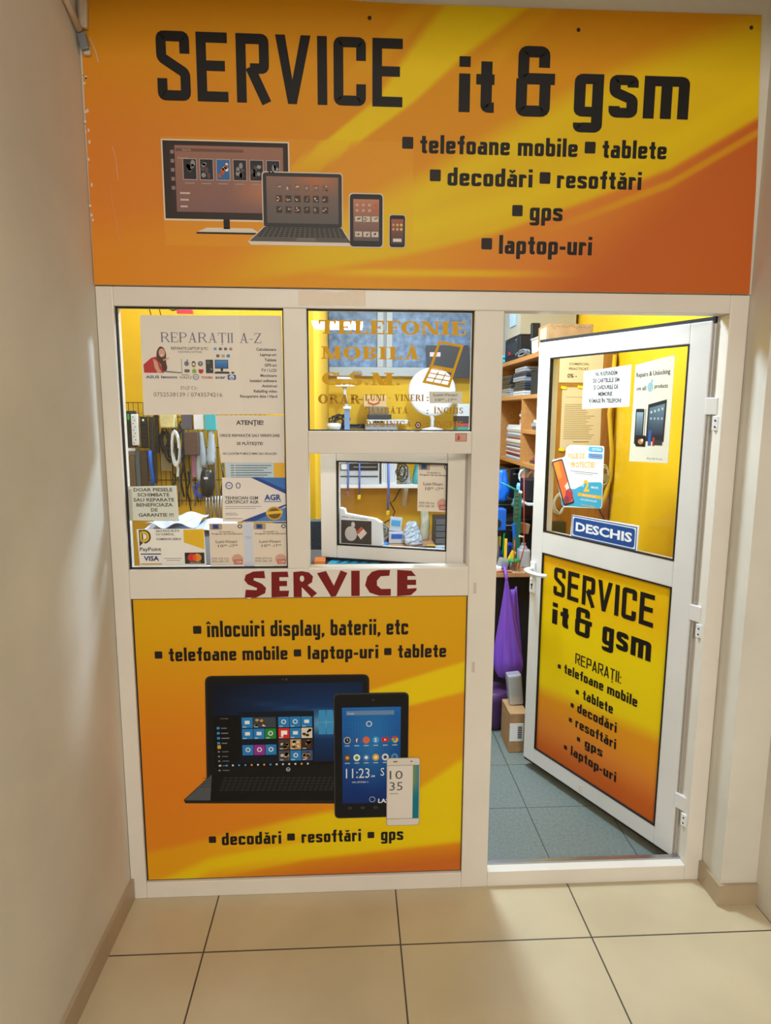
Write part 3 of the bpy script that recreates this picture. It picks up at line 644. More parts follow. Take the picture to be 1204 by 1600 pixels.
# white phone
a.rrect(.858, .970, .236, .483, .010, (170, 160, 150), 15); a.rrect(.860, .968, .238, .481, .009, (222, 214, 206), 16)
a.rect(.863, .946, .262, .456, (228, 220, 212), 17); a.field(.946, .967, .262, .456, 4, 14, lambda u, v: mixc((20, 120, 140), mixc((130, 150, 90), (60, 130, 160), u), sst(.35, .7, v)), 17)
a.line([(.859, .456), (.968, .456)], .0015, (120, 112, 104), 18); a.line([(.859, .262), (.968, .262)], .0015, (120, 112, 104), 18)
a.text('10', .868, .912, .407, .030, (92, 92, 92), 18); a.text('35', .868, .912, .366, .030, (92, 92, 92), 18); a.rect(.868, .897, .353, .3555, (140, 136, 130), 18)
a.ell(.941, .470, .004, .002, (80, 76, 74), 18, 8); a.rect(.880, .894, .468, .472, (90, 86, 84), 18)
a.build('device_picture', lp, FX(.0092), PG)

# ------------------------------------------------------------------ red SERVICE strip sign
ss = M(); ss.prism([(.402, 1.128), (.935, 1.133), (.950, 1.118), (.951, 1.060), (.937, 1.046), (.43, 1.043), (.42, 1.038), (.402, 1.046)], 'y', -.0012, -.0002)
ss = ss.build('strip_sign', mat('strip_sign_sheet', (226, 218, 208), .5), None, label='white strip sign with dark red flared letters SERVICE on the frame', cat='sign')
a = Art(); RC = (122, 24, 24)
def gl(u0, u1, polys): a.polys([[(u0+x*(u1-u0), 1.043+y*.086) for x, y in p] for p in polys], RC, 1)
gl(.403, .474, [[(.05, 0), (.55, 0), (.95, .16), (1, .36), (.82, .52), (.45, .66), (.48, .74), (.97, .72), (.93, 1), (.45, .98), (.12, .86), (.05, .66), (.2, .5), (.6, .36), (.58, .28), (.1, .30)]])
gl(.484, .546, [[(.1, 0), (.95, .02), (1, .25), (.52, .25), (.52, .42), (.9, .42), (.9, .62), (.52, .62), (.52, .76), (.98, .76), (.94, .97), (.12, .96)]])
gl(.556, .634, [[(.05, 0), (.38, 0), (.38, .38), (.78, -.02), (1, .14), (.62, .45), (.8, .56), (.84, .78), (.68, .93), (.4, .98), (.05, .95)]]); a.ell(.587, 1.043+.086*.70, .007, .010, (226, 218, 208), 2, 12)
gl(.634, .730, [[(.0, .90), (.3, .98), (.55, .42), (.78, 1.0), (1, .90), (.62, .02), (.46, .0)]])
gl(.742, .770, [[(.0, .02), (.96, .02), (.96, .98), (.0, .98)]])
gl(.786, .868, [[(.5, 1), (.97, 1.0), (.94, .78), (.6, .76), (.46, .6), (.46, .42), (.62, .28), (1, .28), (1, .02), (.55, .02), (.18, .14), (.0, .42), (.08, .74), (.26, .93)]])
gl(.888, .951, [[(.0, 0), (.70, .03), (.99, .22), (.99, .30), (.52, .28), (.52, .42), (.96, .42), (.96, .62), (.52, .62), (.52, .76), (.95, .76), (.72, .96), (.0, 1)]])
a.build('lettering', ss, FX(-.0013), PG)

# ------------------------------------------------------------------ papers on the glass: helper
def sheet_on(name, pts, y, col, label, cat, art, group=None, th=.0012, m=None, xf=None, edge=PAPW):
    """pts: outline u,v; y: front surface; art: callback that prints on an Art"""
    T = xf or Matrix.Identity(4)
    o = M().prism(pts, 'y', y, y+th).build(name, mat('sheet_%d_%d_%d' % tuple(col), tuple(min(248, c*1.08) for c in col), .6), None, xf=T, label=label, cat=cat, group=group)
    if art:
        global a; a = Art(); art(); a.build('print', o, T @ FX(y-.0001), m)
    return o
Y1 = .0245
def art():
    a.serif('REPARAȚII A-Z', .176, .474, 1.828, .029, (110, 112, 140), t=.13, gap=.12)
    a.text('REPARATII LAPTOP SI PC', .205, .314, 1.8065, .0080, (95, 85, 85), 2, .012); a.text('HARDWARE & SOFTWARE', .225, .296, 1.7975, .0055, (110, 100, 100), 2)
    # woman lying behind a laptop
    a.poly([(.122, 1.738), (.121, 1.762), (.145, 1.782), (.160, 1.786), (.170, 1.765), (.182, 1.738)], (196, 52, 58), 1)
    a.poly(rounded([(.160, 1.778), (.162, 1.803), (.172, 1.817), (.184, 1.812), (.190, 1.795), (.188, 1.770), (.192, 1.752), (.186, 1.741), (.178, 1.742), (.172, 1.765)], .008, True), (88, 50, 44), 2)
    a.poly([(.150, 1.780), (.162, 1.772), (.168, 1.750), (.175, 1.741), (.162, 1.738), (.154, 1.752)], (222, 168, 146), 3)
    a.ell(.177, 1.797, .0095, .013, (228, 178, 156), 4, 14); a.poly([(.171, 1.791), (.181, 1.793), (.177, 1.787)], (240, 240, 240), 5); a.line([(.180, 1.775), (.197, 1.782)], .004, (226, 174, 150), 4)
    a.poly([(.184, 1.740), (.234, 1.737), (.234, 1.740), (.186, 1.744)], (120, 116, 120), 4); a.line([(.2345, 1.739), (.234, 1.780)], .0015, (140, 140, 146), 4)
    gy = (118, 124, 150)
    a.ell(.249, 1.766, .0070, .0075, gy, 2, 14); a.ell(.252, 1.776, .0022, .0028, gy, 2, 8); a.ell(.2575, 1.768, .003, .003, (226, 220, 214), 3, 8)
    a.ell(.270, 1.765, .006, .009, (60, 58, 60), 2, 12); a.ell(.270, 1.763, .004, .006, (232, 228, 220), 3, 10); a.ell(.270, 1.758, .006, .0025, (214, 170, 60), 3, 8)
    a.ell(.290, 1.766, .0075, .0075, (104, 104, 118), 2, 14); a.text('9', .287, .293, 1.762, .008, (235, 235, 235), 3)
    a.rrect(.242, .257, 1.740, 1.749, .002, (104, 104, 108), 2); a.ell(.271, 1.745, .006, .006, (150, 190, 80), 2, 12, 0, 180); a.rect(.265, .277, 1.738, 1.745, (150, 190, 80), 2)
    a.ell(.291, 1.743, .007, .0065, (206, 50, 50), 2, 12); a.poly([(.284, 1.752), (.288, 1.746), (.284, 1.744)], (206, 50, 50), 2); a.poly([(.298, 1.752), (.294, 1.746), (.298, 1.744)], (206, 50, 50), 2)
    for i, cc in enumerate(((120, 170, 220), (90, 100, 130), (110, 110, 140), (180, 140, 130))): a.rrect(.331+.0155*i, .340+.0155*i, 1.806, 1.814, .002, cc, 2)
    for i, cc in enumerate(((100, 105, 120), (190, 180, 160), (60, 140, 220))): a.rrect(.338+.0155*i, .348+.0155*i, 1.785, 1.794, .003, cc, 2)
    a.rect(.306, .328, 1.738, 1.778, (52, 52, 56), 2); a.rect(.309, .318, 1.765, 1.774, (92, 92, 98), 3); a.ell(.322, 1.75, .003, .003, (130, 130, 136), 3, 8)
    a.rect(.333, .373, 1.752, 1.778, (24, 30, 40), 2); a.field(.335, .371, 1.754, 1.776, 4, 3, lambda u, v: mixc((30, 100, 180), (60, 150, 220), v), 3); a.rect(.350, .357, 1.744, 1.752, (40, 40, 44), 2); a.poly([(.330, 1.737), (.378, 1.737), (.374, 1.743), (.334, 1.743)], (44, 44, 48), 3); a.ell(.386, 1.740, .005, .003, (50, 50, 54), 3, 10)
    a.text('ASUS', .126, .166, 1.722, .0075, (70, 90, 140), 2, .03); a.text('lenovo', .172, .220, 1.722, .0080, (66, 76, 120), 2, .03); a.text('SONY', .234, .256, 1.731, .0035, (60, 60, 70), 2, .02); a.text('VAIO', .226, .262, 1.7205, .009, (90, 86, 100), 2)
    a.ringp(.275, 1.7265, .0092, .0085, .002, (80, 120, 170), 2); a.text('DELL', .269, .281, 1.7245, .004, (80, 120, 170), 2, .02)
    a.text('TOSHIBA', .291, .326, 1.722, .0065, (190, 66, 70), 2, .03); a.text('acer', .333, .364, 1.722, .0090, (76, 96, 130), 2, .03)
    a.rrect(.370, .395, 1.719, 1.734, .003, (40, 90, 170), 2); a.ell(.3825, 1.7265, .0075, .0065, (240, 240, 240), 3, 14); a.text('hp', .3785, .3865, 1.7225, .007, (40, 90, 170), 4, .02)
    for i, t_ in enumerate(('Calculatoare', 'Laptop-uri', 'Tablete', 'GPS-uri', 'TV / LCD', 'Monitoare', 'Instalari software', 'Antivirusi', 'Reballing video', 'Recuperare date / Hard')):
        a.text(t_, .518, None, 1.806-.01555*i, .0080, (74, 66, 62), 2, .022, 'r')
    a.serif('INFO:', .229, .278, 1.688, .011, (120, 110, 112), t=.13, gap=.2); a.text('0752538139 / 0743574216', .147, .352, 1.668, .0120, (120, 110, 112), 2)
sheet_on('poster', [(.114, 1.612), (.537, 1.617), (.535, 1.909), (.118, 1.906)], Y1, (226, 218, 208), 'wide white repair poster with a woman in red, top of the left window', 'poster', art)
def art():
    a.text('ATENȚIE!', .391, .474, 1.584, .0125, (58, 52, 52), 2, .03); a.text('ORICE REPARAȚIE SAU VERIFICARE', .340, .523, 1.547, .0078, (66, 60, 60), 2, .02)
    a.text('SE PLĂTEȘTE!', .391, .471, 1.522, .0085, (66, 60, 60), 2, .025); a.text('NU LUCRĂM PE MULȚUMIRI SAU APLAUZE!', .348, .513, 1.492, .0062, (80, 74, 74), 2, .02)
sheet_on('notice', [(.341, 1.467), (.535, 1.466), (.537, 1.612), (.329, 1.612)], Y1+.0015, (224, 216, 207), 'white notice headed ATENTIE taped under the repair poster', 'notice', art)
def art():
    for i in range(6): a.rect(.37, .495-.012*(i % 3), 1.457-.0075*i, 1.4595-.0075*i, (92, 110, 130), 2)
    a.line([(.383, 1.466), (.382, 1.425)], .002, (230, 240, 245), 3)
sheet_on('document', [(.354, 1.415), (.502, 1.415), (.503, 1.475), (.352, 1.475)], Y1+.004, (190, 208, 220), 'pale blue printed document between the notice and the certificate', 'document', art)
M().box(.503, .540, Y1+.006, Y1+.0072, 1.415, 1.475).build('paper_slip', mat('yellow_paper', (246, 190, 30), .6), None, label='yellow paper slip beside the pale blue document', cat='paper')
def art():
    a.poly([(.432, 1.421), (.538, 1.421), (.538, 1.374)], (60, 120, 200), 1); a.poly([(.432, 1.421), (.454, 1.421), (.538, 1.383), (.538, 1.370)], (30, 70, 160), 2)
    a.poly([(.396, 1.283), (.538, 1.283), (.538, 1.327)], (70, 130, 205), 1); a.poly([(.396, 1.283), (.440, 1.283), (.538, 1.332), (.538, 1.337)], (30, 70, 160), 2)
    a.ringp(.364, 1.396, .0115, .0115, .003, (60, 100, 170), 2); a.text('ANC', .3575, .3705, 1.3935, .005, (60, 100, 170), 2); a.ringp(.392, 1.396, .008, .010, .004, (150, 150, 156), 2)
    a.text('TEHNICIAN GSM', .350, .452, 1.3525, .0095, (66, 66, 72), 2, .02); a.text('CERTIFICAT AGR', .350, .454, 1.3395, .0095, (66, 66, 72), 2, .02)
    a.rect(.350, .462, 1.3295, 1.331, (150, 146, 144), 2); a.rect(.350, .445, 1.3235, 1.325, (150, 146, 144), 2)
    a.text('AGR', .472, .524, 1.3505, .0165, (40, 80, 160), 3, .04); a.rect(.470, .524, 1.3445, 1.3465, (40, 80, 160), 3)
    a.ell(.502, 1.308, .0245, .0215, (214, 168, 40), 4, 24); a.ell(.502, 1.308, .019, .0165, (120, 90, 24), 5, 20); a.poly([(.476, 1.304), (.528, 1.309), (.528, 1.318), (.476, 1.313)], (238, 196, 60), 6)
    a.rect(.350, .390, 1.303, 1.3045, (130, 126, 126), 2); a.rect(.350, .384, 1.308, 1.3095, (130, 126, 126), 2); a.rect(.350, .402, 1.291, 1.2925, (130, 126, 126), 2)
sheet_on('certificate', [(.341, 1.283), (.539, 1.281), (.539, 1.421), (.343, 1.421)], Y1-.0008, (228, 220, 214), 'white and blue technician certificate with a gold seal on the left window', 'certificate', art)
def art():
    for i, (t_, u0, u1) in enumerate((('DOAR PIESELE', .072, .190), ('SCHIMBATE', .083, .180), ('SAU REPARATE', .070, .194), ('BENEFICIAZA', .078, .189), ('DE', .122, .142), ('GARANTIE !!!', .083, .190))):
        a.text(t_, u0, u1, 1.3785-.0158*i, .0100, (84, 86, 82), 2, .025)
sheet_on('notice', [(.054, 1.288), (.206, 1.284), (.202, 1.396), (.050, 1.393)], Y1, (214, 216, 205), 'small notice about the guarantee on replaced parts, left edge of the left window', 'notice', art)
M().box(.056, .066, Y1-.002, Y1-.0002, 1.287, 1.385).build('tape_strip', mat('clear_tape', (200, 200, 186), .3), None, label='vertical tape strip on the left edge of the guarantee notice', cat='tape')
def art():
    a.polys([[(.081, 1.205), (.093, 1.217), (.093, 1.257), (.081, 1.257)]], (24, 24, 26), 2); a.ringp(.096, 1.236, .021, .022, .013, (24, 24, 26), 2, -90, 90)
    a.rect(.086, .097, 1.250, 1.257, (24, 24, 26), 2); a.line([(.087, 1.222), (.087, 1.252)], .006, (240, 196, 20), 4); a.ringp(.096, 1.236, .0165, .0175, .007, (240, 196, 20), 4, -90, 90); a.rect(.087, .097, 1.2465, 1.2535, (240, 196, 20), 4); a.rect(.087, .097, 1.2185, 1.2255, (240, 196, 20), 4)
    a.text('PayPoint', .081, .147, 1.190, .0115, (34, 34, 46), 2, .015); a.rect(.083, .146, 1.1785, 1.182, (40, 44, 110), 2)
    a.text('VISA', .092, .139, 1.159, .014, (34, 44, 120), 2, .035); a.rect(.082, .147, 1.146, 1.150, (220, 160, 50), 2)
    a.text('AICI POȚI PLĂTI', .133, .205, 1.2505, .0062, (60, 56, 60), 2, .02); a.text('CU CARDUL,', .133, .190, 1.240, .0062, (60, 56, 60), 2, .02); a.text('COMISION ZERO!', .133, .210, 1.2245, .0065, (60, 56, 60), 2, .02)
    a.poly([(.218, 1.257), (.281, 1.259), (.281, 1.194), (.218, 1.217)], (240, 194, 20), 1); a.rect(.155, .210, 1.165, 1.1665, (120, 116, 116), 2); a.rect(.162, .204, 1.159, 1.1605, (120, 116, 116), 2)
    a.rect(.219, .280, 1.148, 1.184, (26, 26, 30), 2); a.ell(.241, 1.168, .0130, .0130, (225, 40, 40), 3, 20); a.ell(.258, 1.168, .0130, .0130, (240, 150, 30), 3, 20)
    a.poly([(.2495+.006*math.cos(R(q))*abs(math.cos(R(q)))**.0, 1.168+.0098*math.sin(R(q))) for q in range(0, 360, 20)], (236, 96, 34), 4); a.text('mastercard', .234, .267, 1.1505, .0042, (235, 235, 235), 3)
sheet_on('payment_sticker', [(.079, 1.141), (.285, 1.141), (.282, 1.260), (.074, 1.259)], Y1, (232, 226, 220), 'white and yellow card payment sticker in the bottom left corner of the left window', 'sticker', art)
def sched(u0, v0, w_, h_, full=True):
    def U(x): return u0+x*w_
    def V(y): return v0+y*h_
    a.rrect(U(.02), U(.38), V(.86), V(1.0), .004, (190, 160, 140), 1); a.rect(U(.10), U(.28), V(.875), V(.99), (50, 90, 150), 2); a.ell(U(.19), V(.93), w_*.06, h_*.03, (30, 50, 100), 3, 8)
    a.ringp(U(.90), V(.935), w_*.07, h_*.05, w_*.03, (70, 90, 120), 2)
    a.text('Vă așteptăm cu', U(.28), U(.72), V(.795), h_*.030, (120, 108, 100), 2, .02); a.text('Program de funcționare', U(.06), U(.97), V(.745), h_*.034, (110, 96, 90), 2, .02)
    a.text('Luni-Vineri', U(.18), U(.80), V(.545), h_*.065, (96, 88, 84), 2, .012); a.text('10', U(.24), U(.40), V(.445), h_*.062, (96, 88, 84), 2, .012); a.text('00', U(.41), U(.50), V(.475), h_*.034, (96, 88, 84), 2, .012); a.text('-17', U(.54), U(.72), V(.445), h_*.062, (96, 88, 84), 2, .012); a.text('00', U(.73), U(.82), V(.475), h_*.034, (96, 88, 84), 2, .012)
    a.text('0743 574 216', U(.04), U(.54), V(.155), h_*.042, (130, 118, 112), 2, .015); a.text('0752 538 139', U(.04), U(.54), V(.090), h_*.042, (130, 118, 112), 2, .015)
    a.ell(U(.80), V(.16), w_*.17, h_*.12, (218, 170, 152), 2, 16); a.rect(U(.70), U(.95), V(.04), V(.15), (206, 96, 78), 3); a.text('GSM', U(.73), U(.92), V(.065), h_*.06, (235, 210, 200), 4, .02)
SL = 'opening hours poster Luni-Vineri at the bottom of the left window'
def art(): sched(.298, 1.140, .106, .136)
sheet_on('schedule_poster', [(.298, 1.140), (.404, 1.140), (.404, 1.276), (.298, 1.276)], Y1, (222, 208, 192), 'opening hours poster in the left window, directly right of the card payment sticker', 'poster', art, group='opening hours posters')
def art(): sched(.434, 1.140, .106, .136)
sheet_on('schedule_poster', [(.434, 1.140), (.540, 1.140), (.540, 1.276), (.434, 1.276)], Y1, (222, 208, 192), 'opening hours poster in the bottom right corner of the left window', 'poster', art, group='opening hours posters')
ev = M().box(.403, .435, Y1+.002, Y1+.004, 1.138, 1.278).build('envelope', mat('pale_blue_paper', (214, 222, 240), .6), None, label='narrow bluish white paper between the two opening hours posters', cat='paper')
M().prism([(.405, 1.234), (.433, 1.234), (.419, 1.226)], 'y', Y1+.0012, Y1+.002).build('flap', mat('pale_blue_paper_flap', (196, 206, 228), .6), ev)

# ------------------------------------------------------------------ vinyl lettering on the upper middle pane
VY = (222, 168, 4)
vl = empty('vinyl_lettering', (.86, .018, 1.575), label='yellow vinyl lettering TELEFONIE MOBILA G.S.M. with opening hours on the upper middle pane', cat='window lettering')
a = Art()
a.serif('TELEFONIE', .647, 1.094, 1.857, .040, VY, t=.24, gap=.06); a.serif('MOBILĂ', .654, .956, 1.783, .037, VY, t=.25, gap=.07); a.serif('G.S.M.', .654, .895, 1.705, .038, VY, t=.26, gap=.07)
a.build('large_lettering', vl, FX(.0178), PG)
a = Art(); V2 = (178, 132, 16)
a.serif('ORAR', .643, .770, 1.649, .028, V2, t=.26, gap=.08); a.serif('-', .764, .782, 1.650, .028, V2, t=.3); a.serif('LUNI - VINERI', .786, .968, 1.658, .020, V2, t=.24, gap=.10); a.serif(':', .976, .983, 1.658, .020, V2)
a.serif('SÂMBĂTĂ', .786, .920, 1.6195, .0185, V2, t=.24, gap=.10); a.serif(':', .976, .983, 1.6195, .0185, V2); a.serif('ÎNCHIS', .999, 1.091, 1.6205, .0185, V2, t=.24, gap=.10)
a.serif('DUMINICĂ', .788, .930, 1.579, .0185, V2, t=.24, gap=.10); a.serif(':', .976, .983, 1.579, .0185, V2); a.serif('ÎNCHIS', .999, 1.091, 1.5785, .0185, V2, t=.24, gap=.10)
a.build('hours_lettering', vl, FX(.0178), PG)
fp = Art(); a = fp
a.line([(1.013, 1.836), (1.083, 1.824), (1.044, 1.703), (.968, 1.717), (.990, 1.764)], .008, VY, 1, True)
a.line([(.985, 1.764), (1.062, 1.752)], .009, VY, 1); a.line([(.988, 1.757), (1.058, 1.746)], .003, VY, 2)
for q in (.33, .66):
    a.line([(.990+.068*q, 1.752-.012*q), (.970+.072*q, 1.716-.012*q)], .003, VY, 1); a.line([(.988-.018*q, 1.757-.040*q), (1.060-.014*q, 1.745-.040*q)], .003, VY, 1)
a.build('phone_decal', None, FX(.0178), PG, label='yellow outline decal of a flip phone on the upper middle pane', cat='window decal')
def art():
    a.text('Luni-Vineri', .998, 1.072, 1.6735, .008, (110, 106, 100), 2, .012); a.text('10', 1.004, 1.020, 1.658, .008, (110, 106, 100), 2, .012); a.text('-17', 1.036, 1.058, 1.658, .008, (110, 106, 100), 2, .012); a.text('00', 1.021, 1.031, 1.6615, .005, (110, 106, 100), 2); a.text('00', 1.059, 1.069, 1.6615, .005, (110, 106, 100), 2)
sheet_on('paper_label', [(.986, 1.652), (1.088, 1.652), (1.086, 1.687), (.984, 1.687)], .0172, (206, 204, 196), 'small grey paper label Luni-Vineri stuck over the vinyl hours', 'label', art, th=.0004)
def art():
    a.ell(.951, 1.5845, .0085, .0095, (90, 30, 40), 1, 8); a.ell(.951, 1.5845, .006, .0068, (214, 190, 190), 2, 14); a.ell(.951, 1.5845, .003, .0035, (140, 40, 50), 3, 10)
sheet_on('round_sticker', [(.951+.0100*math.cos(R(q)), 1.5845+.011*math.sin(R(q))) for q in range(0, 360, 60)], .0172, (60, 24, 32), 'tiny dark red hexagonal sticker at the bottom of the upper middle pane', 'sticker', art, th=.0004)
def art():
    a.rect(1.067, 1.099, 1.537, 1.558, (206, 160, 140), 1); a.poly([(1.069, 1.540), (1.079, 1.540), (1.080, 1.547), (1.075, 1.556), (1.072, 1.556), (1.073, 1.548)], (196, 60, 50), 2)
sheet_on('small_sticker', [(1.065, 1.535), (1.101, 1.535), (1.101, 1.560), (1.065, 1.560)], -.0008, (150, 96, 84), 'small brownish red sticker on the frame bar below the upper middle pane', 'sticker', art, th=.0007)

# ------------------------------------------------------------------ opened small sash (tilted inwards)
ang = R(18)
SX = Matrix.Translation((1.118, .062, 0)) @ Matrix.Rotation(-ang, 4, 'Z')     # local x runs negative away from the hinge
def sx_(x): return x
sash = empty('window_2', (1.118, .062, 1.12), kind='structure')
W0, W1, Z0, Z1 = -.505, -.008, 1.124, 1.525; fw = .058
for x0, x1, z0, z1 in ((W0, W0+fw, Z0, Z1), (W1-fw, W1, Z0, Z1), (W0+fw, W1-fw, Z0, Z0+.045), (W0+fw, W1-fw, Z1-.065, Z1)):
    M().box(x0, x1, 0, .045, z0, z1, .004).build('sash_bar', PVC, sash, xf=SX)
M().box(W1, W1+.012, .004, .040, Z0+.006, Z1-.004, .002).build('sash_profile', mat('grey_sash_profile', (186, 178, 170), .35), sash, xf=SX)
M().box(W0+.005, W1, .006, .045, Z0-.008, Z0).build('sash_gap_shade', GASK, sash, xf=SX)  # black strip put in as the dark gap below the sash
g = M(); t = .004; gx0, gx1, gz0, gz1 = W0+fw, W1-fw, Z0+.045, Z1-.065
g.box(gx0, gx0+t, -.001, .012, gz0, gz1).box(gx1-t, gx1, -.001, .012, gz0, gz1).box(gx0, gx1, -.001, .012, gz0, gz0+t).box(gx0, gx1, -.001, .012, gz1-t, gz1); g.build('gasket', GASK, sash, xf=SX)
M().box(gx0, gx1, .012, .016, gz0, gz1).build('glass_pane', GLASS, sash, xf=SX)
M().cyl((.006, .01, 1.19), (.006, .01, 1.25), .007).cyl((.006, .01, 1.40), (.006, .01, 1.46), .007).build('hinge', ALU, sash, xf=SX)
def art(): sched(-.167, 1.298, .104, .160)
sheet_on('schedule_poster', [(-.168, 1.298), (-.063, 1.298), (-.063, 1.462), (-.168, 1.462)], .017, (224, 212, 196), 'opening hours poster on the glass of the small opened sash', 'poster', art, group='opening hours posters', xf=SX)
# white box with an apple picture, standing behind the sash glass
BXF = Matrix.Translation((0, 0, 0))
bxo = M().prism([(-.445, 1.170), (-.315, 1.168), (-.292, 1.172), (-.296, 1.250), (-.318, 1.262), (-.425, 1.276), (-.430, 1.292), (-.445, 1.296)], 'y', .026, .050).build('phone_box', WHP, None, xf=SX, label='white box with a black apple picture behind the glass of the small sash', cat='box')
a = Art(); a.rect(-.440, -.330, 1.172, 1.254, (62, 52, 48), 1); a.ell(-.404, 1.207, .022, .026, (206, 198, 192), 2, 20); a.ell(-.396, 1.239, .007, .010, (206, 198, 192), 2, 10); a.ell(-.3795, 1.218, .006, .008, (62, 52, 48), 3, 12)
a.poly([(-.382, 1.206), (-.362, 1.230), (-.346, 1.212), (-.368, 1.188)], (226, 214, 200), 4); a.poly([(-.384, 1.216), (-.366, 1.234), (-.358, 1.226), (-.378, 1.206)], (196, 80, 70), 5)
a.text('telefoane mobile sh si accesorii', -.438, -.345, 1.264, .005, (80, 76, 74), 2, .01, rot=-4)
a.build('print', bxo, SX @ FX(.0257))
# counter inside the hatch with a blue leaflet and an orange box
ct = empty('counter', (.5, .25, 1.0), label='dark counter shelf just behind the small hatch and the left window', cat='counter')
M().box(.06, 1.10, .10, .40, 1.088, 1.112, .003).build('top', mat('dark_counter_top', (52, 50, 54), .5), ct)
for x in (.08, .50, 1.04): M().prism([(.37, 1.088), (.12, 1.088), (.12, .85)], 'x', x, x+.02).build('bracket', DK, ct)
lf = M().prism([(.660, .155), (.840, .165), (.860, .24), (.680, .235)], 'z', 1.1125, 1.1140).build('leaflet', mat('cyan_leaflet', (60, 180, 225), .4), None, label='cyan striped leaflet lying on the counter under the opened sash', cat='leaflet')
mm = M()
for i in range(4): mm.prism([(.69+.035*i, .160), (.705+.035*i, .162), (.735+.03*i, .235), (.72+.03*i, .235)], 'z', 1.114, 1.1146)
mm.build('stripes', mat('dark_leaflet_stripe', (30, 90, 130), .4), lf)
M().box(.618, .655, .13, .19, 1.1125, 1.130, .003).build('small_box', mat('orange_card', (226, 130, 60), .6), None, label='small orange box at the left end of the hatch opening', cat='box')

# ------------------------------------------------------------------ open door leaf
DA = R(63.508); DHX, DHY, DL, DZ0, DZ1 = 1.8909, .065, .7915, .0455, 1.9165
# local frame: +x runs from the free edge towards the hinge, -y is the outer face
DX = Matrix.Translation((DHX, DHY, 0)) @ Matrix.Rotation(-DA, 4, 'Z')
def sl(s): return -s                    # distance from hinge -> local x
door = empty('door_1', (DHX, DHY, DZ0), kind='structure')
sG0, sG1 = .077, .722
for s0, s1, z0, z1, nm in ((0, sG0, DZ0, DZ1, 'stile'), (sG1, DL, DZ0, DZ1, 'stile'), (sG0, sG1, 1.850, DZ1, 'rail'), (sG0, sG1, 1.025, 1.118, 'rail'), (sG0, sG1, DZ0, .116, 'rail')):
    M().box(-s1, -s0, 0, .050, z0, z1, .003).build(nm, PVCd, door, xf=DX)
M().box(0, .012, .003, .014, DZ0, DZ1-.01).box(0, .026, .022, .032, DZ0, DZ1).box(0, .016, .038, .05, DZ0, DZ1).build('edge_profile', mat('grey_door_profile', (178, 172, 164), .35), door, xf=DX)
M().box(0, .012, .017, .0235, DZ0, DZ1).box(-DL, .0, .004, .05, DZ1, DZ1+.012).box(-DL, 0, .006, .05, DZ0-.012, DZ0).build('seal', GASK, door, xf=DX)
def dgask(z0, z1):
    t = .005; g = M(); g.box(-sG1, -sG1+t, -.001, .014, z0, z1).box(-sG0-t, -sG0, -.001, .014, z0, z1).box(-sG1, -sG0, -.001, .014, z0, z0+t).box(-sG1, -sG0, -.001, .014, z1-t, z1); g.build('gasket', GASK, door, xf=DX)
dgask(1.118, 1.850); dgask(.116, 1.025)
M().box(-sG1, -sG0, .014, .019, 1.118, 1.850).build('glass_pane', GLASS, door, xf=DX)
for z in (1.62, .93, .24):
    h = M().box(-.002, .042, -.004, .020, z, z+.055, .003).cyl((.040, .008, z-.05), (.040, .008, z+.055), .010, 14).build('hinge', PVCd, door, xf=DX)
    M().box(.030, .052, -.008, .004, z-.050, z-.004, .002).build('hinge_plate', WHP, h, xf=DX)
    M().cyl((.041, -.0095, z-.018), (.041, -.007, z-.018), .003, 8).cyl((.041, -.0095, z-.038), (.041, -.007, z-.038), .003, 8).build('screw', DK, h, xf=DX)
hd = M().rbox(-.771, -.004, .945, .030, .009, .062, bev=.004).rbox(-.771, -.004, .868, .030, .009, .066, bev=.004).build('escutcheon', WHP, door, xf=DX)
M().tube([(-.771, 0, .945), (-.771, -.030, .945), (-.768, -.048, .944), (-.755, -.055, .943), (-.72, -.056, .940), (-.68, -.054, .940), (-.645, -.050, .944), (-.640, -.046, .946)], [.009, .009, .0095, .0095, .0095, .009, .0085, .006], 12).build('handle', WHP, door, xf=DX, smooth=True)
M().cyl((-.771, -.0095, .872), (-.771, -.006, .872), .006, 12).box(-.7735, -.7685, -.0095, -.006, .852, .872).build('keyhole', GASK, door, xf=DX)
def door_col(u, v):
    c = mixc(YL, AMB, sst(.62, 1.0, v)*.75); c = mixc(c, YL, .5*(1-sst(0, .12, abs(v-.86-.12*u))))
    c = mixc(c, YL, .6*(1-sst(0, .1, abs(v-.62-.05*u))))
    c = mixc(c, (226, 148, 26), sst(.36, .27, v-.06*u)); c = mixc(c, ORA, sst(.30, .14, v)); c = mixc(c, (200, 96, 30), sst(.16, .0, v-.04*u))
    return c
dp = M().box(-sG1+.004, -sG0-.004, .008, .019, .120, 1.021).build('advertising_panel', mat('panel_edge', (214, 160, 30), .5), door, xf=DX, label='yellow and orange printed panel in the lower door')
Art().field(-sG1+.0045, -sG0-.0045, .1205, 1.0205, 70, 90, door_col).build('printed_background', dp, DX @ FX(.0075), PG)
BR = (dp, DX @ FX(.0070))
put(*BR, ('SERVICE', -.652, -.143, .855, .122, .152, .10), ('it', -.652, -.557, .728, .092, .20, .11), ('&', -.520, -.430, .720, .120, .16, .1), ('gsm', -.375, -.148, .726, .104, .175, .09), ('REPARAȚII:', -.509, -.272, .595, .046, .115, .085))
brow(.532, .042, [('•', -.606, -.588), ('telefoane mobile', -.568, -.192)]); brow(.458, .042, [('•', -.498, -.480), ('tablete', -.458, -.302)]); brow(.390, .042, [('•', -.522, -.504), ('decodări', -.484, -.279)])
brow(.322, .042, [('•', -.528, -.510), ('resoftări', -.490, -.277)]); brow(.258, .040, [('•', -.478, -.460), ('gps', -.434, -.340)]); brow(.188, .042, [('•', -.548, -.530), ('laptop-uri', -.508, -.267)])
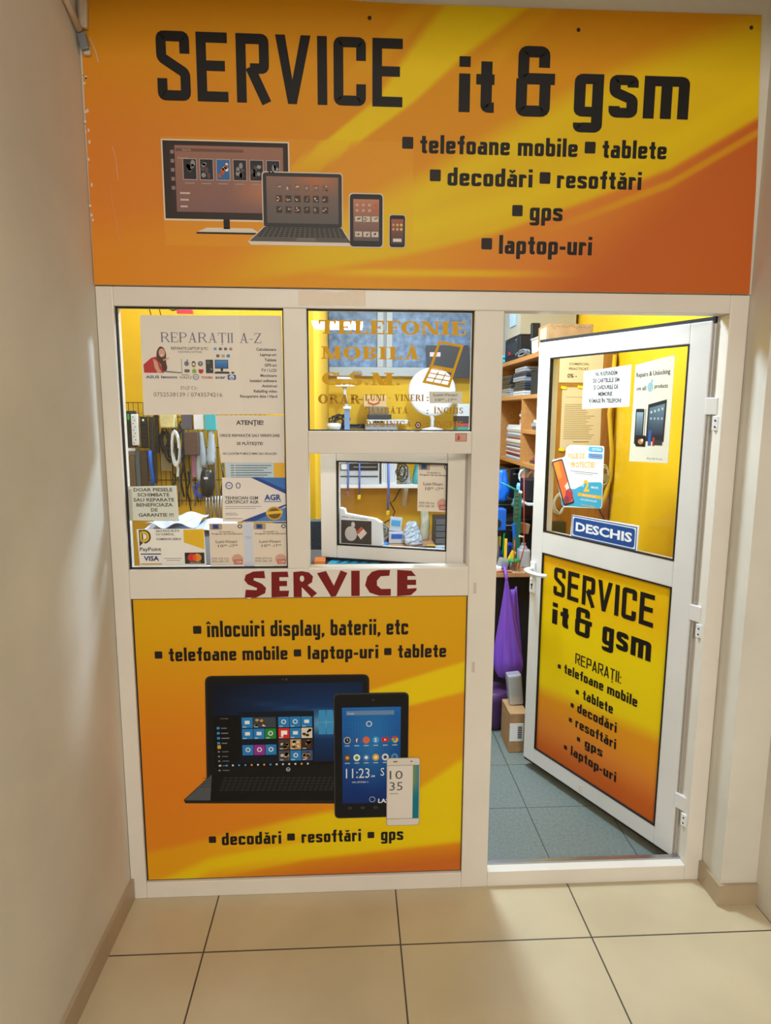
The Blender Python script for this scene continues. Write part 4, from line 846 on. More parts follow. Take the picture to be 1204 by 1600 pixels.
M().box(-.447, -.430, -.001, 0, .060, .088).build('old_tape', mat('old_tape', (232, 214, 196), .6), door, xf=DX)
# papers on the door glass
def art():
    for i, (t_, w_) in enumerate((('NU RĂSPUNDEM', .105), ('DE CARTELELE SIM', .128), ('ȘI CARDURILE DE', .120), ('MEMORIE', .068), ('RĂMASE ÎN TELEFON!', .158))): a.text(t_, -.432-w_/2, -.432+w_/2, 1.766-.0255*i, .0145, (50, 52, 60), 2, .03)
sheet_on('notice', [(-.546, 1.640), (-.316, 1.648), (-.317, 1.799), (-.545, 1.785)], .0125, (228, 234, 242), 'white notice NU RASPUNDEM DE CARTELELE SIM on the open door glass', 'notice', art, xf=DX)
def art():
    a.text('Repairs & Unlocking', -.292, -.152, 1.752, .016, (60, 60, 56), 2, .012, rot=3); a.text('on all', -.288, -.248, 1.706, .014, (60, 60, 56), 2, .012); a.text('products', -.212, -.158, 1.712, .014, (60, 60, 56), 2, .012)
    a.ell(-.230, 1.716, .012, .017, (150, 190, 200), 2, 12); a.ell(-.224, 1.737, .004, .007, (150, 190, 200), 2, 8)
    a.rrect(-.285, -.248, 1.512, 1.640, .006, (40, 44, 50), 2); a.field(-.281, -.252, 1.545, 1.628, 3, 5, lambda u, v: mixc((60, 74, 84), (150, 176, 190), v), 3)
    a.rrect(-.245, -.241, 1.54, 1.64, .002, (160, 160, 160), 2)
    a.poly([(-.235, 1.525), (-.160, 1.525), (-.158, 1.672), (-.233, 1.655)], (40, 42, 44), 2); a.poly([(-.229, 1.545), (-.166, 1.545), (-.164, 1.658), (-.227, 1.643)], [(40, 44, 60), (40, 44, 60), (110, 140, 160), (90, 120, 140)], 3)
    for i in range(4): a.ell(-.218+.015*i, 1.628+.004*i, .004, .005, (200, 205, 190), 4, 8); a.ell(-.218+.015*i, 1.606, .004, .005, (170, 180, 190), 4, 8)
    a.rrect(-.278, -.235, 1.505, 1.545, .004, (30, 30, 34), 4); a.ell(-.256, 1.523, .012, .010, (200, 130, 80), 5, 10); a.ell(-.250, 1.528, .006, .006, (240, 220, 180), 6, 8)
    a.rrect(-.225, -.212, 1.51, 1.565, .003, (60, 90, 160), 4); a.rrect(-.206, -.197, 1.51, 1.54, .003, (180, 60, 60), 4); a.rect(-.200, -.165, 1.513, 1.53, (60, 60, 64), 4)
    a.text('iPhone  iPad  iPod  Mac', -.225, -.160, 1.462, .006, (120, 124, 120), 2)
sheet_on('poster', [(-.302, 1.449), (-.137, 1.453), (-.139, 1.822), (-.299, 1.796)], .0125, (214, 212, 194), 'tall pale poster Repairs & Unlocking on the open door glass', 'poster', art, xf=DX)
def art():
    a.poly(rounded([(-.636, 1.242), (-.420, 1.257), (-.422, 1.36), (-.50, 1.352), (-.57, 1.315), (-.632, 1.33)], .014, True), (70, 170, 205), 1)
    a.rrect(-.500, -.428, 1.474, 1.494, .006, (90, 180, 215), 2); a.text('OCTAVA', -.482, -.436, 1.480, .009, (230, 240, 245), 3, .02); a.rrect(-.500, -.428, 1.448, 1.468, .006, (90, 160, 210), 2); a.rect(-.488, -.44, 1.457, 1.460, (220, 60, 90), 3)
    a.text('FOLIE DE', -.606, -.518, 1.440, .020, (236, 184, 60), 2, .025, rot=4); a.text('PROTECȚIE?', -.590, -.462, 1.405, .020, (236, 184, 60), 2, .025, rot=4); a.rect(-.592, -.446, 1.390, 1.392, (80, 90, 110), 2); a.rect(-.572, -.470, 1.383, 1.3845, (120, 120, 130), 2)
    a.text('APLICARE ÎN', -.575, -.515, 1.332, .008, (240, 245, 245), 3, .02); a.text('2', -.515, -.485, 1.315, .042, (240, 196, 60), 3, .04, rot=5); a.text('MINUTE', -.476, -.440, 1.331, .008, (240, 245, 245), 3, .02)
    a.rect(-.545, -.424, 1.293, 1.306, (238, 176, 50), 3); a.text('PREMIUM FLEX', -.52, -.45, 1.296, .006, (245, 240, 220), 4); a.text('APLICARE INCLUSĂ', -.53, -.445, 1.278, .006, (230, 240, 245), 3, .02); a.text('*Oferta valabilă', -.525, -.455, 1.257, .005, (240, 196, 60), 3, .02)
    a.poly(rounded([(-.700, 1.420), (-.640, 1.438), (-.560, 1.262), (-.618, 1.240)], .010, True), (50, 50, 56), 4); a.poly(rounded([(-.693, 1.417), (-.643, 1.431), (-.567, 1.268), (-.614, 1.252)], .008, True), (232, 116, 64), 5)
    a.poly([(-.62, 1.325), (-.603, 1.345), (-.585, 1.305), (-.60, 1.30)], (236, 214, 210), 6); a.ell(-.592, 1.290, .021, .028, (190, 60, 70), 6, 16); a.ell(-.605, 1.270, .015, .016, (140, 60, 80), 7, 12); a.poly([(-.690, 1.416), (-.66, 1.424), (-.635, 1.36), (-.655, 1.35)], (240, 150, 60), 6)
sheet_on('phone_film_sticker', rounded([(-.700, 1.428), (-.625, 1.446), (-.620, 1.488), (-.600, 1.496), (-.423, 1.499), (-.418, 1.257), (-.600, 1.240), (-.622, 1.236)], .010, True), .0125, (226, 230, 232), 'white and blue phone film sticker FOLIE DE PROTECTIE on the open door glass', 'sticker', art, xf=DX)
def art():
    a.rect(-.567, -.245, 1.123, 1.211, (40, 82, 150), 1); a.rect(-.563, -.249, 1.127, 1.207, (225, 232, 240), 2); a.rrect(-.559, -.253, 1.131, 1.203, .012, (34, 76, 150), 3)
    a.text('DESCHIS', -.545, -.265, 1.151, .033, (236, 240, 244), 4, .035)
sheet_on('open_sign', [(-.574, 1.116), (-.240, 1.123), (-.238, 1.217), (-.568, 1.212)], .0100, (222, 228, 236), 'blue and white DESCHIS sign at the bottom of the open door glass', 'sign', art, xf=DX, th=.003)

# ================================================================== inside the shop
def one(mm, name, m, label, cat, group=None, smooth=False, xf=None):
    return mm.build(name, m, None, label=label, cat=cat, group=group, smooth=smooth, xf=xf)
def bagmesh(x0, x1, y0, y1, z0, z1, seed, top=.75, n=22):
    """crumpled pouch: closed lofted surface with folds"""
    rnd = random.Random(seed); mm = M(); rings = []; ph = [rnd.uniform(0, 6.28) for _ in range(4)]
    cx, cy = (x0+x1)/2, (y0+y1)/2
    for j in range(13):
        t = j/12; z = z0+(z1-z0)*t; f = (.92+.14*math.sin(PI*min(1, t*1.2+.1)))*(1-(1-top)*t**1.5); r = []
        for i in range(n):
            q = 2*PI*i/n; se = (abs(math.cos(q))**4+abs(math.sin(q))**4)**-.25; k = min(1.0, f*se*.86)*(1+.06*math.sin(3*q+ph[0]+3*t)+.05*math.sin(7*q+ph[1])+.11*rnd.uniform(-1, 1))*(1 if 0 < j < 12 else .8)
            r.append(mm.bm.verts.new((cx+(x1-x0)*(.5*k*math.cos(q)+.10*math.sin(2.6*t+ph[3])), cy+(y1-y0)/2*k*math.sin(q), z+.03*(z1-z0)*math.sin(5*q+ph[2])*(j > 3))))
        rings.append(r)
    for a_, b_ in zip(rings, rings[1:]):
        for i in range(n): mm.bm.faces.new((a_[i], a_[(i+1) % n], b_[(i+1) % n], b_[i]))
    mm.bm.faces.new(rings[0][::-1]); mm.bm.faces.new(rings[-1]); return mm
def coil(cx, cy, cz, rx, rz, r, turns, seed, axis='y', wob=.12):
    rnd = random.Random(seed); pts = []; n = turns*16
    for i in range(n):
        q = 2*PI*i/16; k = 1+wob*math.sin(q*.37+seed)+wob*.5*rnd.uniform(-1, 1); d = .004*math.sin(i*.3)+r*2*(i/n-.5)*turns*.6
        u, v = rx*k*math.cos(q), rz*k*math.sin(q)
        pts.append({'y': (cx+u, cy+d, cz+v), 'x': (cx+d, cy+u, cz+v), 'z': (cx+u, cy+v, cz+abs(d))}[axis])
    return M().tube(pts, r, 6)

# lamps of the shop and the mall; left and back shop ones are added fills
def ceiling_light(loc, sx, sy, col, st, label):
    r = empty('ceiling_light', loc, label, 'ceiling light')
    x, y, z = loc
    M().box(x-sx/2-.02, x+sx/2+.02, y-sy/2-.02, y+sy/2+.02, z-.02, z, .004).build('housing', WHP, r)
    M().box(x-sx/2, x+sx/2, y-sy/2, y+sy/2, z-.025, z-.019).build('diffuser', mat('lit_diffuser_%d' % st, col, .5, emit=(col, st)), r); return r
ceiling_light((.12, .42, 2.68), .3, .2, (210, 232, 255), 7, 'small added fill light on the shop ceiling over the left window')
ceiling_light((1.12, .78, 2.68), .24, .5, (210, 232, 255), 9, 'shop ceiling light just behind the shopfront door')
ceiling_light((1.2, 1.95, 2.68), 1.0, .25, (210, 232, 255), 6, 'added fill light on the shop ceiling near the back wall')
ceiling_light((.50, -10.9, 3.30), .95, 1.2, (255, 246, 232), 55, 'square mall ceiling panel reflected in the upper middle pane')

# back window with frosted panes
WN = empty('window_3', (1.1, 2.72, 1.88), kind='structure')
for x0, x1, z0, z1 in ((.59, 1.85, 1.878, 1.94), (.59, 1.85, 2.50, 2.56), (.93, .975, 1.94, 2.5), (.995, 1.038, 1.94, 2.5), (1.80, 1.85, 1.94, 2.5), (.47, .59, 1.878, 2.56)):
    M().box(max(x0, .587), x1, 2.70, 2.752, z0, z1, .004).build('frame_bar', mat('grey_white_window_frame', (176, 184, 188), .35), WN) if x1 > .6 else None
M().box(.975, .995, 2.71, 2.74, 1.94, 2.5).build('frame_groove', GREYP, WN)
fm = mat('frosted_mottled_glass', (112, 140, 176), .35, var=.28, scale=22)
M().box(.59, .93, 2.725, 2.735, 1.94, 2.5).build('frosted_pane', fm, WN); M().box(1.038, 1.80, 2.725, 2.735, 1.94, 2.5).build('frosted_pane', fm, WN)
M().box(.76, .82, 2.685, 2.70, 1.885, 1.915, .003).build('catch', GREYP, WN)
# grey-black panel leaning in front of the right pane
tv = one(M().prism([(1.285, 1.868), (1.60, 1.868), (1.575, 2.095), (1.275, 2.092)], 'y', 2.665, 2.688), 'monitor_panel', mat('dark_grey_panel', (58, 60, 66), .35), 'dark grey flat panel standing before the right frosted pane', 'display panel')
M().box(1.30, 1.375, 2.662, 2.6645, 2.015, 2.045).build('label_sticker', mat('pink_paper', (225, 205, 222), .6), tv, label='pale pink sticker')

# upper shelf with cables, boxes and the round lamp
def shelf(z, x0, x1, y0, label, br, zt=.025):
    r = empty('wall_shelf', ((x0+x1)/2, 2.74, z-zt), label, 'shelf')
    M().box(x0, x1, y0, 2.748, z-zt, z, .002).build('board', mat('white_laminate', (235, 235, 236), .4), r)
    for x in br: M().prism([(2.748, z-zt), (y0+.03, z-zt), (y0+.03, z-zt-.02), (2.72, z-zt-.165), (2.748, z-zt-.165)], 'x', x, x+.028).build('bracket', WHP, r)
shelf(1.50, .60, 1.72, 2.42, 'upper white wall shelf below the frosted window', (.75, 1.5))
shelf(1.128, .60, 1.55, 2.48, 'lower white wall shelf with two brackets seen through the small sash', (.63, 1.115))
L = empty('round_lamp', (1.31, 2.52, 1.50), 'large round white magnifier lamp on the upper shelf', 'lamp')
rot = Matrix.Translation((1.30, 2.50, 1.765)) @ Matrix.Rotation(R(90), 4, 'X')
M().lathe(0, 0, 0, [(.135, -.005), (.158, -.012), (.165, 0), (.158, .014), (.135, .008)], 40).build('rim', WHP, L, xf=rot, smooth=True)
M().lathe(0, 0, 0, [(.137, -.004), (.137, .004)], 40).build('lens', mat('milky_lens', (178, 194, 204), .2), L, xf=rot)
M().tube([(1.30, 2.50, 1.61), (1.31, 2.53, 1.57), (1.31, 2.54, 1.52)], .014, 10).build('stem', WHP, L, smooth=True)
M().lathe(1.31, 2.54, 1.50, [(.075, 0), (.075, .012), (.02, .025)], 24).build('base', WHP, L)
L = empty('desk_lamp', (.715, 2.50, 1.50), 'small white lamp on a blue grey post at the left of the upper shelf', 'lamp')
M().box(.698, .735, 2.48, 2.52, 1.50, 1.645, .004).build('post', mat('blue_grey_post', (120, 150, 200), .35), L)
M().box(.69, .745, 2.47, 2.53, 1.645, 1.665, .004).build('collar', WHP, L)
M().tube([(.715, 2.50, 1.665), (.705, 2.50, 1.72), (.700, 2.50, 1.80)], .012, 10).build('neck', WHP, L, smooth=True)
M().box(.64, .77, 2.46, 2.54, 1.795, 1.81, .004).box(.65, .765, 2.47, 2.53, 1.845, 1.86, .004).build('head', WHP, L)
one(coil(.74, 2.62, 1.515, .085, .05, .005, 7, 5, 'z', .35), 'cable_heap', BLK, 'heap of thin black cables at the left end of the upper shelf', 'cables')
one(coil(.665, 2.56, 1.56, .05, .035, .006, 5, 8, 'y', .4), 'cable_coil', DK, 'dark cable coil standing on the upper shelf beside the blue post', 'cables')
one(M().lathe(.625, 2.46, 1.50, [(.03, 0), (.05, .02), (.052, .045), (.03, .052)], 20), 'bowl', WHP, 'rounded white bowl at the front left of the upper shelf', 'bowl', smooth=True)
one(M().box(.84, 1.06, 2.46, 2.70, 1.501, 1.545, .004), 'router', GREYP, 'grey flat device at the bottom of the pile on the upper shelf', 'device')
o = one(M().box(.85, 1.14, 2.45, 2.70, 1.547, 1.575, .004), 'set_top_box', mat('pale_grey_plastic', (205, 212, 220), .4), 'long pale grey flat device in the pile on the upper shelf', 'device')
M().box(.90, .96, 2.448, 2.4505, 1.552, 1.568).build('display', BLK, o)
one(M().box(.86, 1.02, 2.47, 2.68, 1.577, 1.612, .005), 'black_device', DK, 'dark grey device second from the top of the pile on the upper shelf', 'device')
one(M().box(.87, 1.0, 2.47, 2.66, 1.614, 1.66, .004), 'grey_box', mat('mid_grey_plastic', (120, 118, 116), .5), 'grey box under the cardboard box on the upper shelf', 'box')
o = one(M().box(.83, .985, 2.48, 2.64, 1.662, 1.735, .003), 'cardboard_box', mat('pale_cardboard', (214, 184, 136), .7), 'pale cardboard box with a red loop, topmost on the upper shelf', 'box')
M().tube([(.862, 2.478, 1.715), (.862, 2.477, 1.69), (.90, 2.476, 1.678), (.935, 2.477, 1.69), (.935, 2.478, 1.712)], .004, 6).build('red_loop', REDP, o)
for i, (c_, z0, z1, lb) in enumerate((((60, 140, 120), 1.50, 1.53, 'teal green box lowest in the pile at the right end of the upper shelf'), ((190, 60, 60), 1.532, 1.552, 'red box in the pile at the right end of the upper shelf'), ((50, 50, 56), 1.554, 1.60, 'black box in the pile at the right end of the upper shelf'), ((214, 222, 230), 1.602, 1.685, 'white box on top of the pile at the right end of the upper shelf'))):
    one(M().box(1.475, 1.60, 2.48, 2.66, z0, z1, .002), 'stacked_box', mat('box_col_%d' % i, c_, .5), lb, 'box', 'boxes stacked at the right of the upper shelf')

# lower shelf content
o = one(M().box(.655, .94, 2.50, 2.72, 1.129, 1.285, .004), 'video_recorder', mat('silver_plastic', (196, 202, 210), .35), 'silver recorder with a dark front at the left of the lower shelf', 'device')
M().box(.665, .93, 2.497, 2.501, 1.225, 1.275).build('display', BLK, o); M().box(.675, .72, 2.495, 2.4975, 1.232, 1.270).build('sticker', PAPW, o); M().box(.665, .93, 2.4965, 2.501, 1.180, 1.188).build('slot', DK, o)
M().box(.76, .92, 2.4945, 2.4975, 1.246, 1.252).build('strip', ALU, o)
o = one(M().box(.955, 1.06, 2.50, 2.72, 1.129, 1.29, .003), 'white_case', WHP, 'white ribbed case in the middle of the lower shelf', 'case')
mm = M()
for i in range(7): mm.box(.964+.0135*i, .969+.0135*i, 2.4985, 2.501, 1.14, 1.28)
mm.build('ribs', mat('pale_grey_line', (176, 190, 206), .5), o)
one(coil(1.095, 2.50, 1.215, .03, .05, .004, 5, 3, 'y', .4), 'cable_bundle', DK, 'dark cable bundle beside the white ribbed case', 'cables')
one(bagmesh(1.08, 1.16, 2.52, 2.62, 1.129, 1.25, 4), 'plastic_bag', CLEAR, 'clear plastic bag behind the dark cable bundle', 'bag', smooth=True)
one(bagmesh(1.175, 1.25, 2.49, 2.60, 1.129, 1.285, 9), 'plastic_bag', mat('teal_bag', (60, 170, 180), .3), 'teal plastic bag on the lower shelf left of the sash schedule poster', 'bag', smooth=True)
for i, (x, z0, z1, lb) in enumerate(((.722, 1.085, 1.30, 'blue strap hanging at the left of the lower shelf'), (.800, 1.06, 1.30, 'blue strap with a yellow plug hanging left of the white case'), (1.0, .95, 1.30, 'long blue strap with a yellow end hanging in front of the white ribbed case'))):
    r = M().tube([(x, 2.484, z1), (x+.003, 2.470, (z0+z1)/2), (x-.002, 2.47, z0)], .006 if i < 2 else .008, 8)
    o = one(r, 'hanging_strap', mat('violet_blue_strap', (90, 120, 210), .4), lb, 'strap', 'blue straps hanging from the lower shelf', smooth=True)
    M().rbox(x-.002, 2.468, z0-.018, .022, .012, .032, (0, R(10), 0), .003).build('plug', (ORG, YP, YP)[i], o)
one(M().tube([(1.12, 2.74, 1.10), (1.06, 2.744, .98), (1.03, 2.744, .965), (1.065, 2.744, .90), (1.05, 2.744, .85), (.995, 2.744, .82), (.985, 2.744, .77), (.97, 2.70, .755)], .004, 6), 'wall_cable', BLK, 'black cable zigzagging down the yellow back wall', 'cable')

# desk below the shelves
dk = empty('desk', (1.15, 2.3, 0), 'pale wooden desk against the yellow back wall', 'desk')
M().box(.60, 1.455, 1.86, 2.745, .725, .75, .002).build('desk_top', DESKM, dk)
for x in (.63, 1.40):
    for y in (1.9, 2.68): M().box(x, x+.04, y, y+.04, 0, .725).build('leg', GREYP, dk)
og = empty('drawer_organizer', (1.42, 2.40, .75), 'stack of four dark clear drawers with green handles on the desk', 'drawer organizer')
M().box(1.300, 1.455, 2.24, 2.40, .751, .930, .003).build('body', DK, og)
for i in range(4):
    z = .757+.043*i; d = M().box(1.306, 1.449, 2.232, 2.241, z, z+.036, .002).build('drawer', mat('smoky_plastic', (92, 98, 108), .2), og)
    M().box(1.392, 1.420, 2.222, 2.233, z+.010, z+.024, .002).build('drawer_handle', mat('bright_green_plastic', (40, 190, 70), .4), d)
def packed(x0, x1, z0, z1, y, lb, cols, rot=0):
    o = one(M().rbox((x0+x1)/2, y, (z0+z1)/2, x1-x0, .05, z1-z0, (0, R(rot), 0), .006), 'spare_part_pack', cols[0], lb, 'packet', 'packets standing on the desk')
    M().rbox((x0+x1)/2, y-.027, (z0+z1)/2+.01, (x1-x0)*.7, .002, (z1-z0)*.4, (0, R(rot), 0)).build('pack_label', cols[1], o)
packed(.995, 1.10, .752, .83, 2.30, 'silver packet with a blue label, lower one left of the bubble bag', (mat('silvery_film', (190, 200, 215), .3), BLUE))
packed(1.0, 1.085, .832, .925, 2.32, 'silver packet with a blue label standing above the lower packet', (mat('silvery_film', (190, 200, 215), .3), mat('light_blue_label', (60, 160, 225), .4)), 6)
one(M().box(.985, 1.12, 2.33, 2.40, .751, .775, .003), 'black_tray', BLK, 'black tray under the silver packets on the desk', 'tray')
one(bagmesh(1.085, 1.225, 2.18, 2.30, .751, .905, 21, .6), 'bubble_bag', mat('bubble_wrap', (176, 194, 214), .25, bump=.6, scale=60), 'pale bubble wrap bag in the middle of the desk', 'bag')
one(bagmesh(1.205, 1.28, 2.36, 2.46, .751, .98, 22, .9), 'clear_bag', mat('translucent_grey_film', (214, 216, 196), .25, alpha=.7), 'tall translucent bag between the bubble bag and the drawer stack', 'bag', smooth=True)
one(coil(.94, 2.35, .82, .05, .045, .007, 5, 12, 'y', .3), 'cable_coil', GREYP, 'grey cable coil on the desk left of the silver packets', 'cables')
one(bagmesh(.875, .995, 2.02, 2.14, .751, .80, 31, .8), 'blue_bag', mat('bright_blue_film', (40, 130, 235), .25), 'bright blue plastic bag on the desk behind the sash', 'bag', smooth=True)
one(bagmesh(.78, .88, 2.04, 2.14, .751, .81, 37, .8), 'clear_bag', mat('clear_bluish_film', (190, 210, 235), .2), 'crumpled bluish clear bag left of the bright blue bag', 'bag', smooth=True)
one(coil(1.205, 2.02, .76, .075, .035, .004, 8, 13, 'z', .3), 'cable_heap', DK, 'heap of dark cables on the front of the desk', 'cables')
one(M().lathe(1.295, 1.93, .751, [(.03, 0), (.03, .034), (.026, .036), (.032, .037), (.032, .052), (.028, .053)], 20), 'small_jar', mat('pale_blue_jar', (170, 205, 235), .3), 'small white and pale blue jar at the front of the desk', 'jar', smooth=False)
one(M().box(1.232, 1.285, 2.085, 2.12, .751, .775, .002), 'yellow_box', YP, 'small yellow box behind the pale blue jar', 'box')
one(M().box(1.345, 1.385, 1.95, 1.99, .751, .80, .003), 'green_box', mat('leaf_green', (40, 150, 70), .4), 'small green box right of the pale blue jar', 'box')
# chair behind the hatch
chr_ = empty('office_chair', (.575, .50, 0), 'dark grey office chair behind the small sash', 'chair')
CX = Matrix.Translation((.575, .50, 0))
CHM = mat('dark_blue_grey_fabric', (56, 64, 76), .8, bump=.3, scale=80)
M().prism(rounded([(-.18, .62), (.18, .62), (.215, 1.08), (.17, 1.175), (-.17, 1.175), (-.215, 1.08)], .05, True), 'y', .16, .22).build('backrest', CHM, chr_, xf=CX)
M().box(-.22, .22, -.22, .20, .43, .50, .03).build('seat', CHM, chr_, xf=CX)
M().box(-.03, .03, .17, .24, .44, .66, .005).build('back_support', BLK, chr_, xf=CX)
M().cyl((0, 0, .08), (0, 0, .44), .03).build('column', BLK, chr_, xf=CX)
for k in range(5):
    q = 2*PI*k/5; lg = M().rbox(.13*math.cos(q), .13*math.sin(q), .085, .27, .035, .03, (0, 0, q), .004).build('leg', BLK, chr_, xf=CX)
    M().cyl((.25*math.cos(q)-.015, .25*math.sin(q), .03), (.25*math.cos(q)+.015, .25*math.sin(q), .03), .03).build('castor', BLK, lg, xf=CX)

# ------------------------------------------------------------------ left display: wire rack with hanging goods (y about .75)
_before = set(C.objects)
rk = empty('wire_rack', (0, .78, 1.25), 'black wire rack on the yellow partition behind the left window', 'rack')
mm = M()
for i in range(31): mm.cyl((-.24+.0205*i, .782, 1.22), (-.24+.0205*i, .782, 1.66), .0012, 6)
mm.build('upright_wires', BLK, rk)
mm = M()
for z in (1.24, 1.33, 1.47, 1.60, 1.66): mm.cyl((-.25, .786, z), (.385, .786, z), .0018, 6)
mm.build('cross_wires', BLK, rk)
mm = M()
for x in (-.08, -.04): mm.tube([(x, .79, 1.99), (x, .72, 2.06), (x, .70, 2.10)], .002, 6)
mm.tube([(-.02, .78, 2.05), (.02, .72, 2.03), (.07, .70, 2.04), (.12, .70, 2.06)], .003, 6); mm.build('upper_hooks', BLK, rk)
one(M().prism([(.035, 2.02), (.10, 2.02), (.09, 2.06), (.04, 2.06)], 'y', .72, .74), 'red_pack', mat('pink_red_plastic', (220, 50, 80), .4), 'pinkish red pack above the repair poster behind the left window', 'packet')
HG = 'goods hanging on the wire rack'
def hang(name, x0, x1, z0, z1, m, lb, y=.745, bev=.003, d=.014, cat='packet', rot=0):
    o = one(M().rbox((x0+x1)/2, y, (z0+z1)/2, x1-x0, d, z1-z0, (0, R(rot), 0), bev), name, m, lb, cat, HG)
    M().cyl(((x0+x1)/2, y, z1-.004), ((x0+x1)/2, .781, z1+.010), .0015, 6).build('hook', ALU, o); return o
BKF = mat('black_packaging', (40, 40, 46), .35)
o = hang('hanging_pack', -.202, -.156, 1.475, 1.625, BKF, 'black hanging pack with a green mark at the left edge of the window')
M().box(-.190, -.183, .736, .7385, 1.588, 1.612).build('green_mark', mat('bright_green_plastic', (40, 190, 70), .4), o)
o = hang('power_strip', -.172, -.144, 1.482, 1.612, WHP, 'narrow white strip with dark dots hanging over the black pack', y=.73)
mm = M()
for i in range(9): mm.cyl((-.163+.006*(i % 2), .7215, 1.492+.0135*i), (-.163+.006*(i % 2), .7235, 1.492+.0135*i), .0022, 8)
mm.build('dots', DK, o)
o = hang('remote_control', -.138, -.108, 1.47, 1.60, BLK, 'black remote hanging right of the white dotted strip', y=.735, cat='remote control')
mm = M()
for i in range(6): mm.box(-.131, -.115, .7255, .7285, 1.482+.018*i, 1.489+.018*i)
mm.build('buttons', DK, o); M().box(-.127, -.120, .726, .7285, 1.583, 1.592).build('white_button', PAPW, o)
o = hang('hanging_pack', -.104, -.086, 1.45, 1.60, DK, 'slim dark grey pack hanging right of the black remote')
M().box(-.198, -.165, .7365, .7375, 1.458, 1.470).build('paper_price_tag', PAPW, hang('hanging_pack', -.200, -.160, 1.442, 1.472, GREYP, 'small grey pack with a white tag at the left edge of the window', y=.752))
gb = mat('brown_grey_cover', (112, 96, 74), .5)
hang('phone_case', -.196, -.170, 1.30, 1.44, gb, 'brownish cover hanging lowest left above the guarantee notice', cat='phone case')
hang('phone_case', -.168, -.150, 1.30, 1.46, mat('blue_grey_cover', (92, 104, 116), .5), 'blue grey cover hanging next to the lowest left brownish cover', cat='phone case')
hang('phone_case', -.146, -.118, 1.31, 1.46, mat('dark_brown_cover', (78, 66, 54), .5), 'dark brown cover hanging left of the blue strap', cat='phone case')
st = one(M().tube([(-.106, .74, 1.46), (-.104, .736, 1.40), (-.098, .735, 1.34), (-.102, .735, 1.30)], .009, 8), 'blue_strap', mat('strong_blue_fabric', (30, 90, 190), .6), 'bright blue strap hanging under the black remote', 'strap', HG, smooth=True)
one(M().box(-.058, .004, .735, .775, 1.555, 1.622, .006), 'fabric_roll', mat('cream_fabric', (226, 212, 150), .8, var=.08, scale=30), 'cream yellow roll directly under the repair poster', 'roll', HG)
one(M().box(-.018, .002, .748, .765, 1.53, 1.556, .002), 'clip', mat('brown_clip', (96, 80, 68), .5), 'brown clip under the cream yellow roll', 'clip', HG)
one(coil(-.045, .752, 1.50, .016, .045, .0035, 4, 41, 'y', .3), 'cable_coil', BLK, 'black cable coil hanging left of the white cable coil', 'cable', HG)
one(coil(-.026, .742, 1.45, .013, .030, .0045, 4, 42, 'y', .3), 'cable_coil', mat('dark_brown_cable', (48, 40, 40), .4), 'dark brown cable coil hanging below the black cable coil', 'cable', HG)
o = one(coil(.004, .735, 1.47, .016, .068, .0035, 6, 43, 'y', .12), 'white_cable_coil', WHP, 'long white cable coil hanging in the middle of the wire rack', 'cable', HG)
M().tube([(.004, .735, 1.405), (.010, .735, 1.38), (.006, .735, 1.35)], .006, 6).build('cable_tail', WHP, o)
one(coil(.024, .75, 1.50, .012, .060, .0035, 5, 44, 'y', .3), 'cable_coil', DK, 'dark grey cable coil between the white coil and the brown box', 'cable', HG)
for i, (x, z0, z1, m_, lb) in enumerate(((.022, 1.26, 1.46, BLK, 'long black cable hanging below the dark grey coil'), (.034, 1.33, 1.50, DK, 'dark cable hanging left of the magenta pack'), (-.012, 1.27, 1.36, BLK, 'short black cable hanging below the white coil'), (.046, 1.24, 1.37, BLK, 'black cable hanging nearest the crumpled white sheet'), (.190, 1.22, 1.40, BLK, 'black cable hanging right of the computer mouse'))):
    one(M().tube([(x, .755, z1), (x+.006, .75, z1-.3*(z1-z0)), (x-.006, .748, z1-.65*(z1-z0)), (x+.004, .75, z0)], .004, 6), 'hanging_cable', m_, lb, 'cable', HG, smooth=True)
o = hang('brown_box', .044, .102, 1.442, 1.540, mat('brown_pack', (96, 74, 62), .5), 'brown box hanging beside the clear bags on the wire rack', y=.73, d=.03, cat='box')
for i, (x0, x1, z0, z1, lb) in enumerate(((.098, .128, 1.39, 1.535, 'clear bag hanging directly right of the brown box'), (.130, .166, 1.40, 1.54, 'clear bag hanging left of the ATENTIE notice'), (.085, .112, 1.33, 1.44, 'clear bag hanging under the brown box'))):
    one(bagmesh(x0, x1, .73, .76, z0, z1, 50+i, .8, 10), 'clear_bag', mat('crinkled_clear_film', (196, 210, 222), .2, alpha=.75), lb, 'bag', HG, smooth=True)
hang('magenta_pack', .066, .086, 1.345, 1.44, mat('mauve_pack', (170, 110, 140), .4), 'mauve pack hanging below the brown box')
hang('teal_pack', .128, .176, 1.545, 1.625, mat('teal_pack_card', (70, 190, 205), .4), 'teal and white pack hanging beside the repair poster corner', y=.74)
hang('white_pack', .082, .122, 1.548, 1.62, PAPW, 'white pack hanging between the teal pack and the dark pack', y=.745)
hang('dark_pack', .030, .074, 1.548, 1.62, mat('grey_violet_pack', (92, 88, 98), .4), 'greyish dark pack hanging right of the cream yellow roll', y=.745)
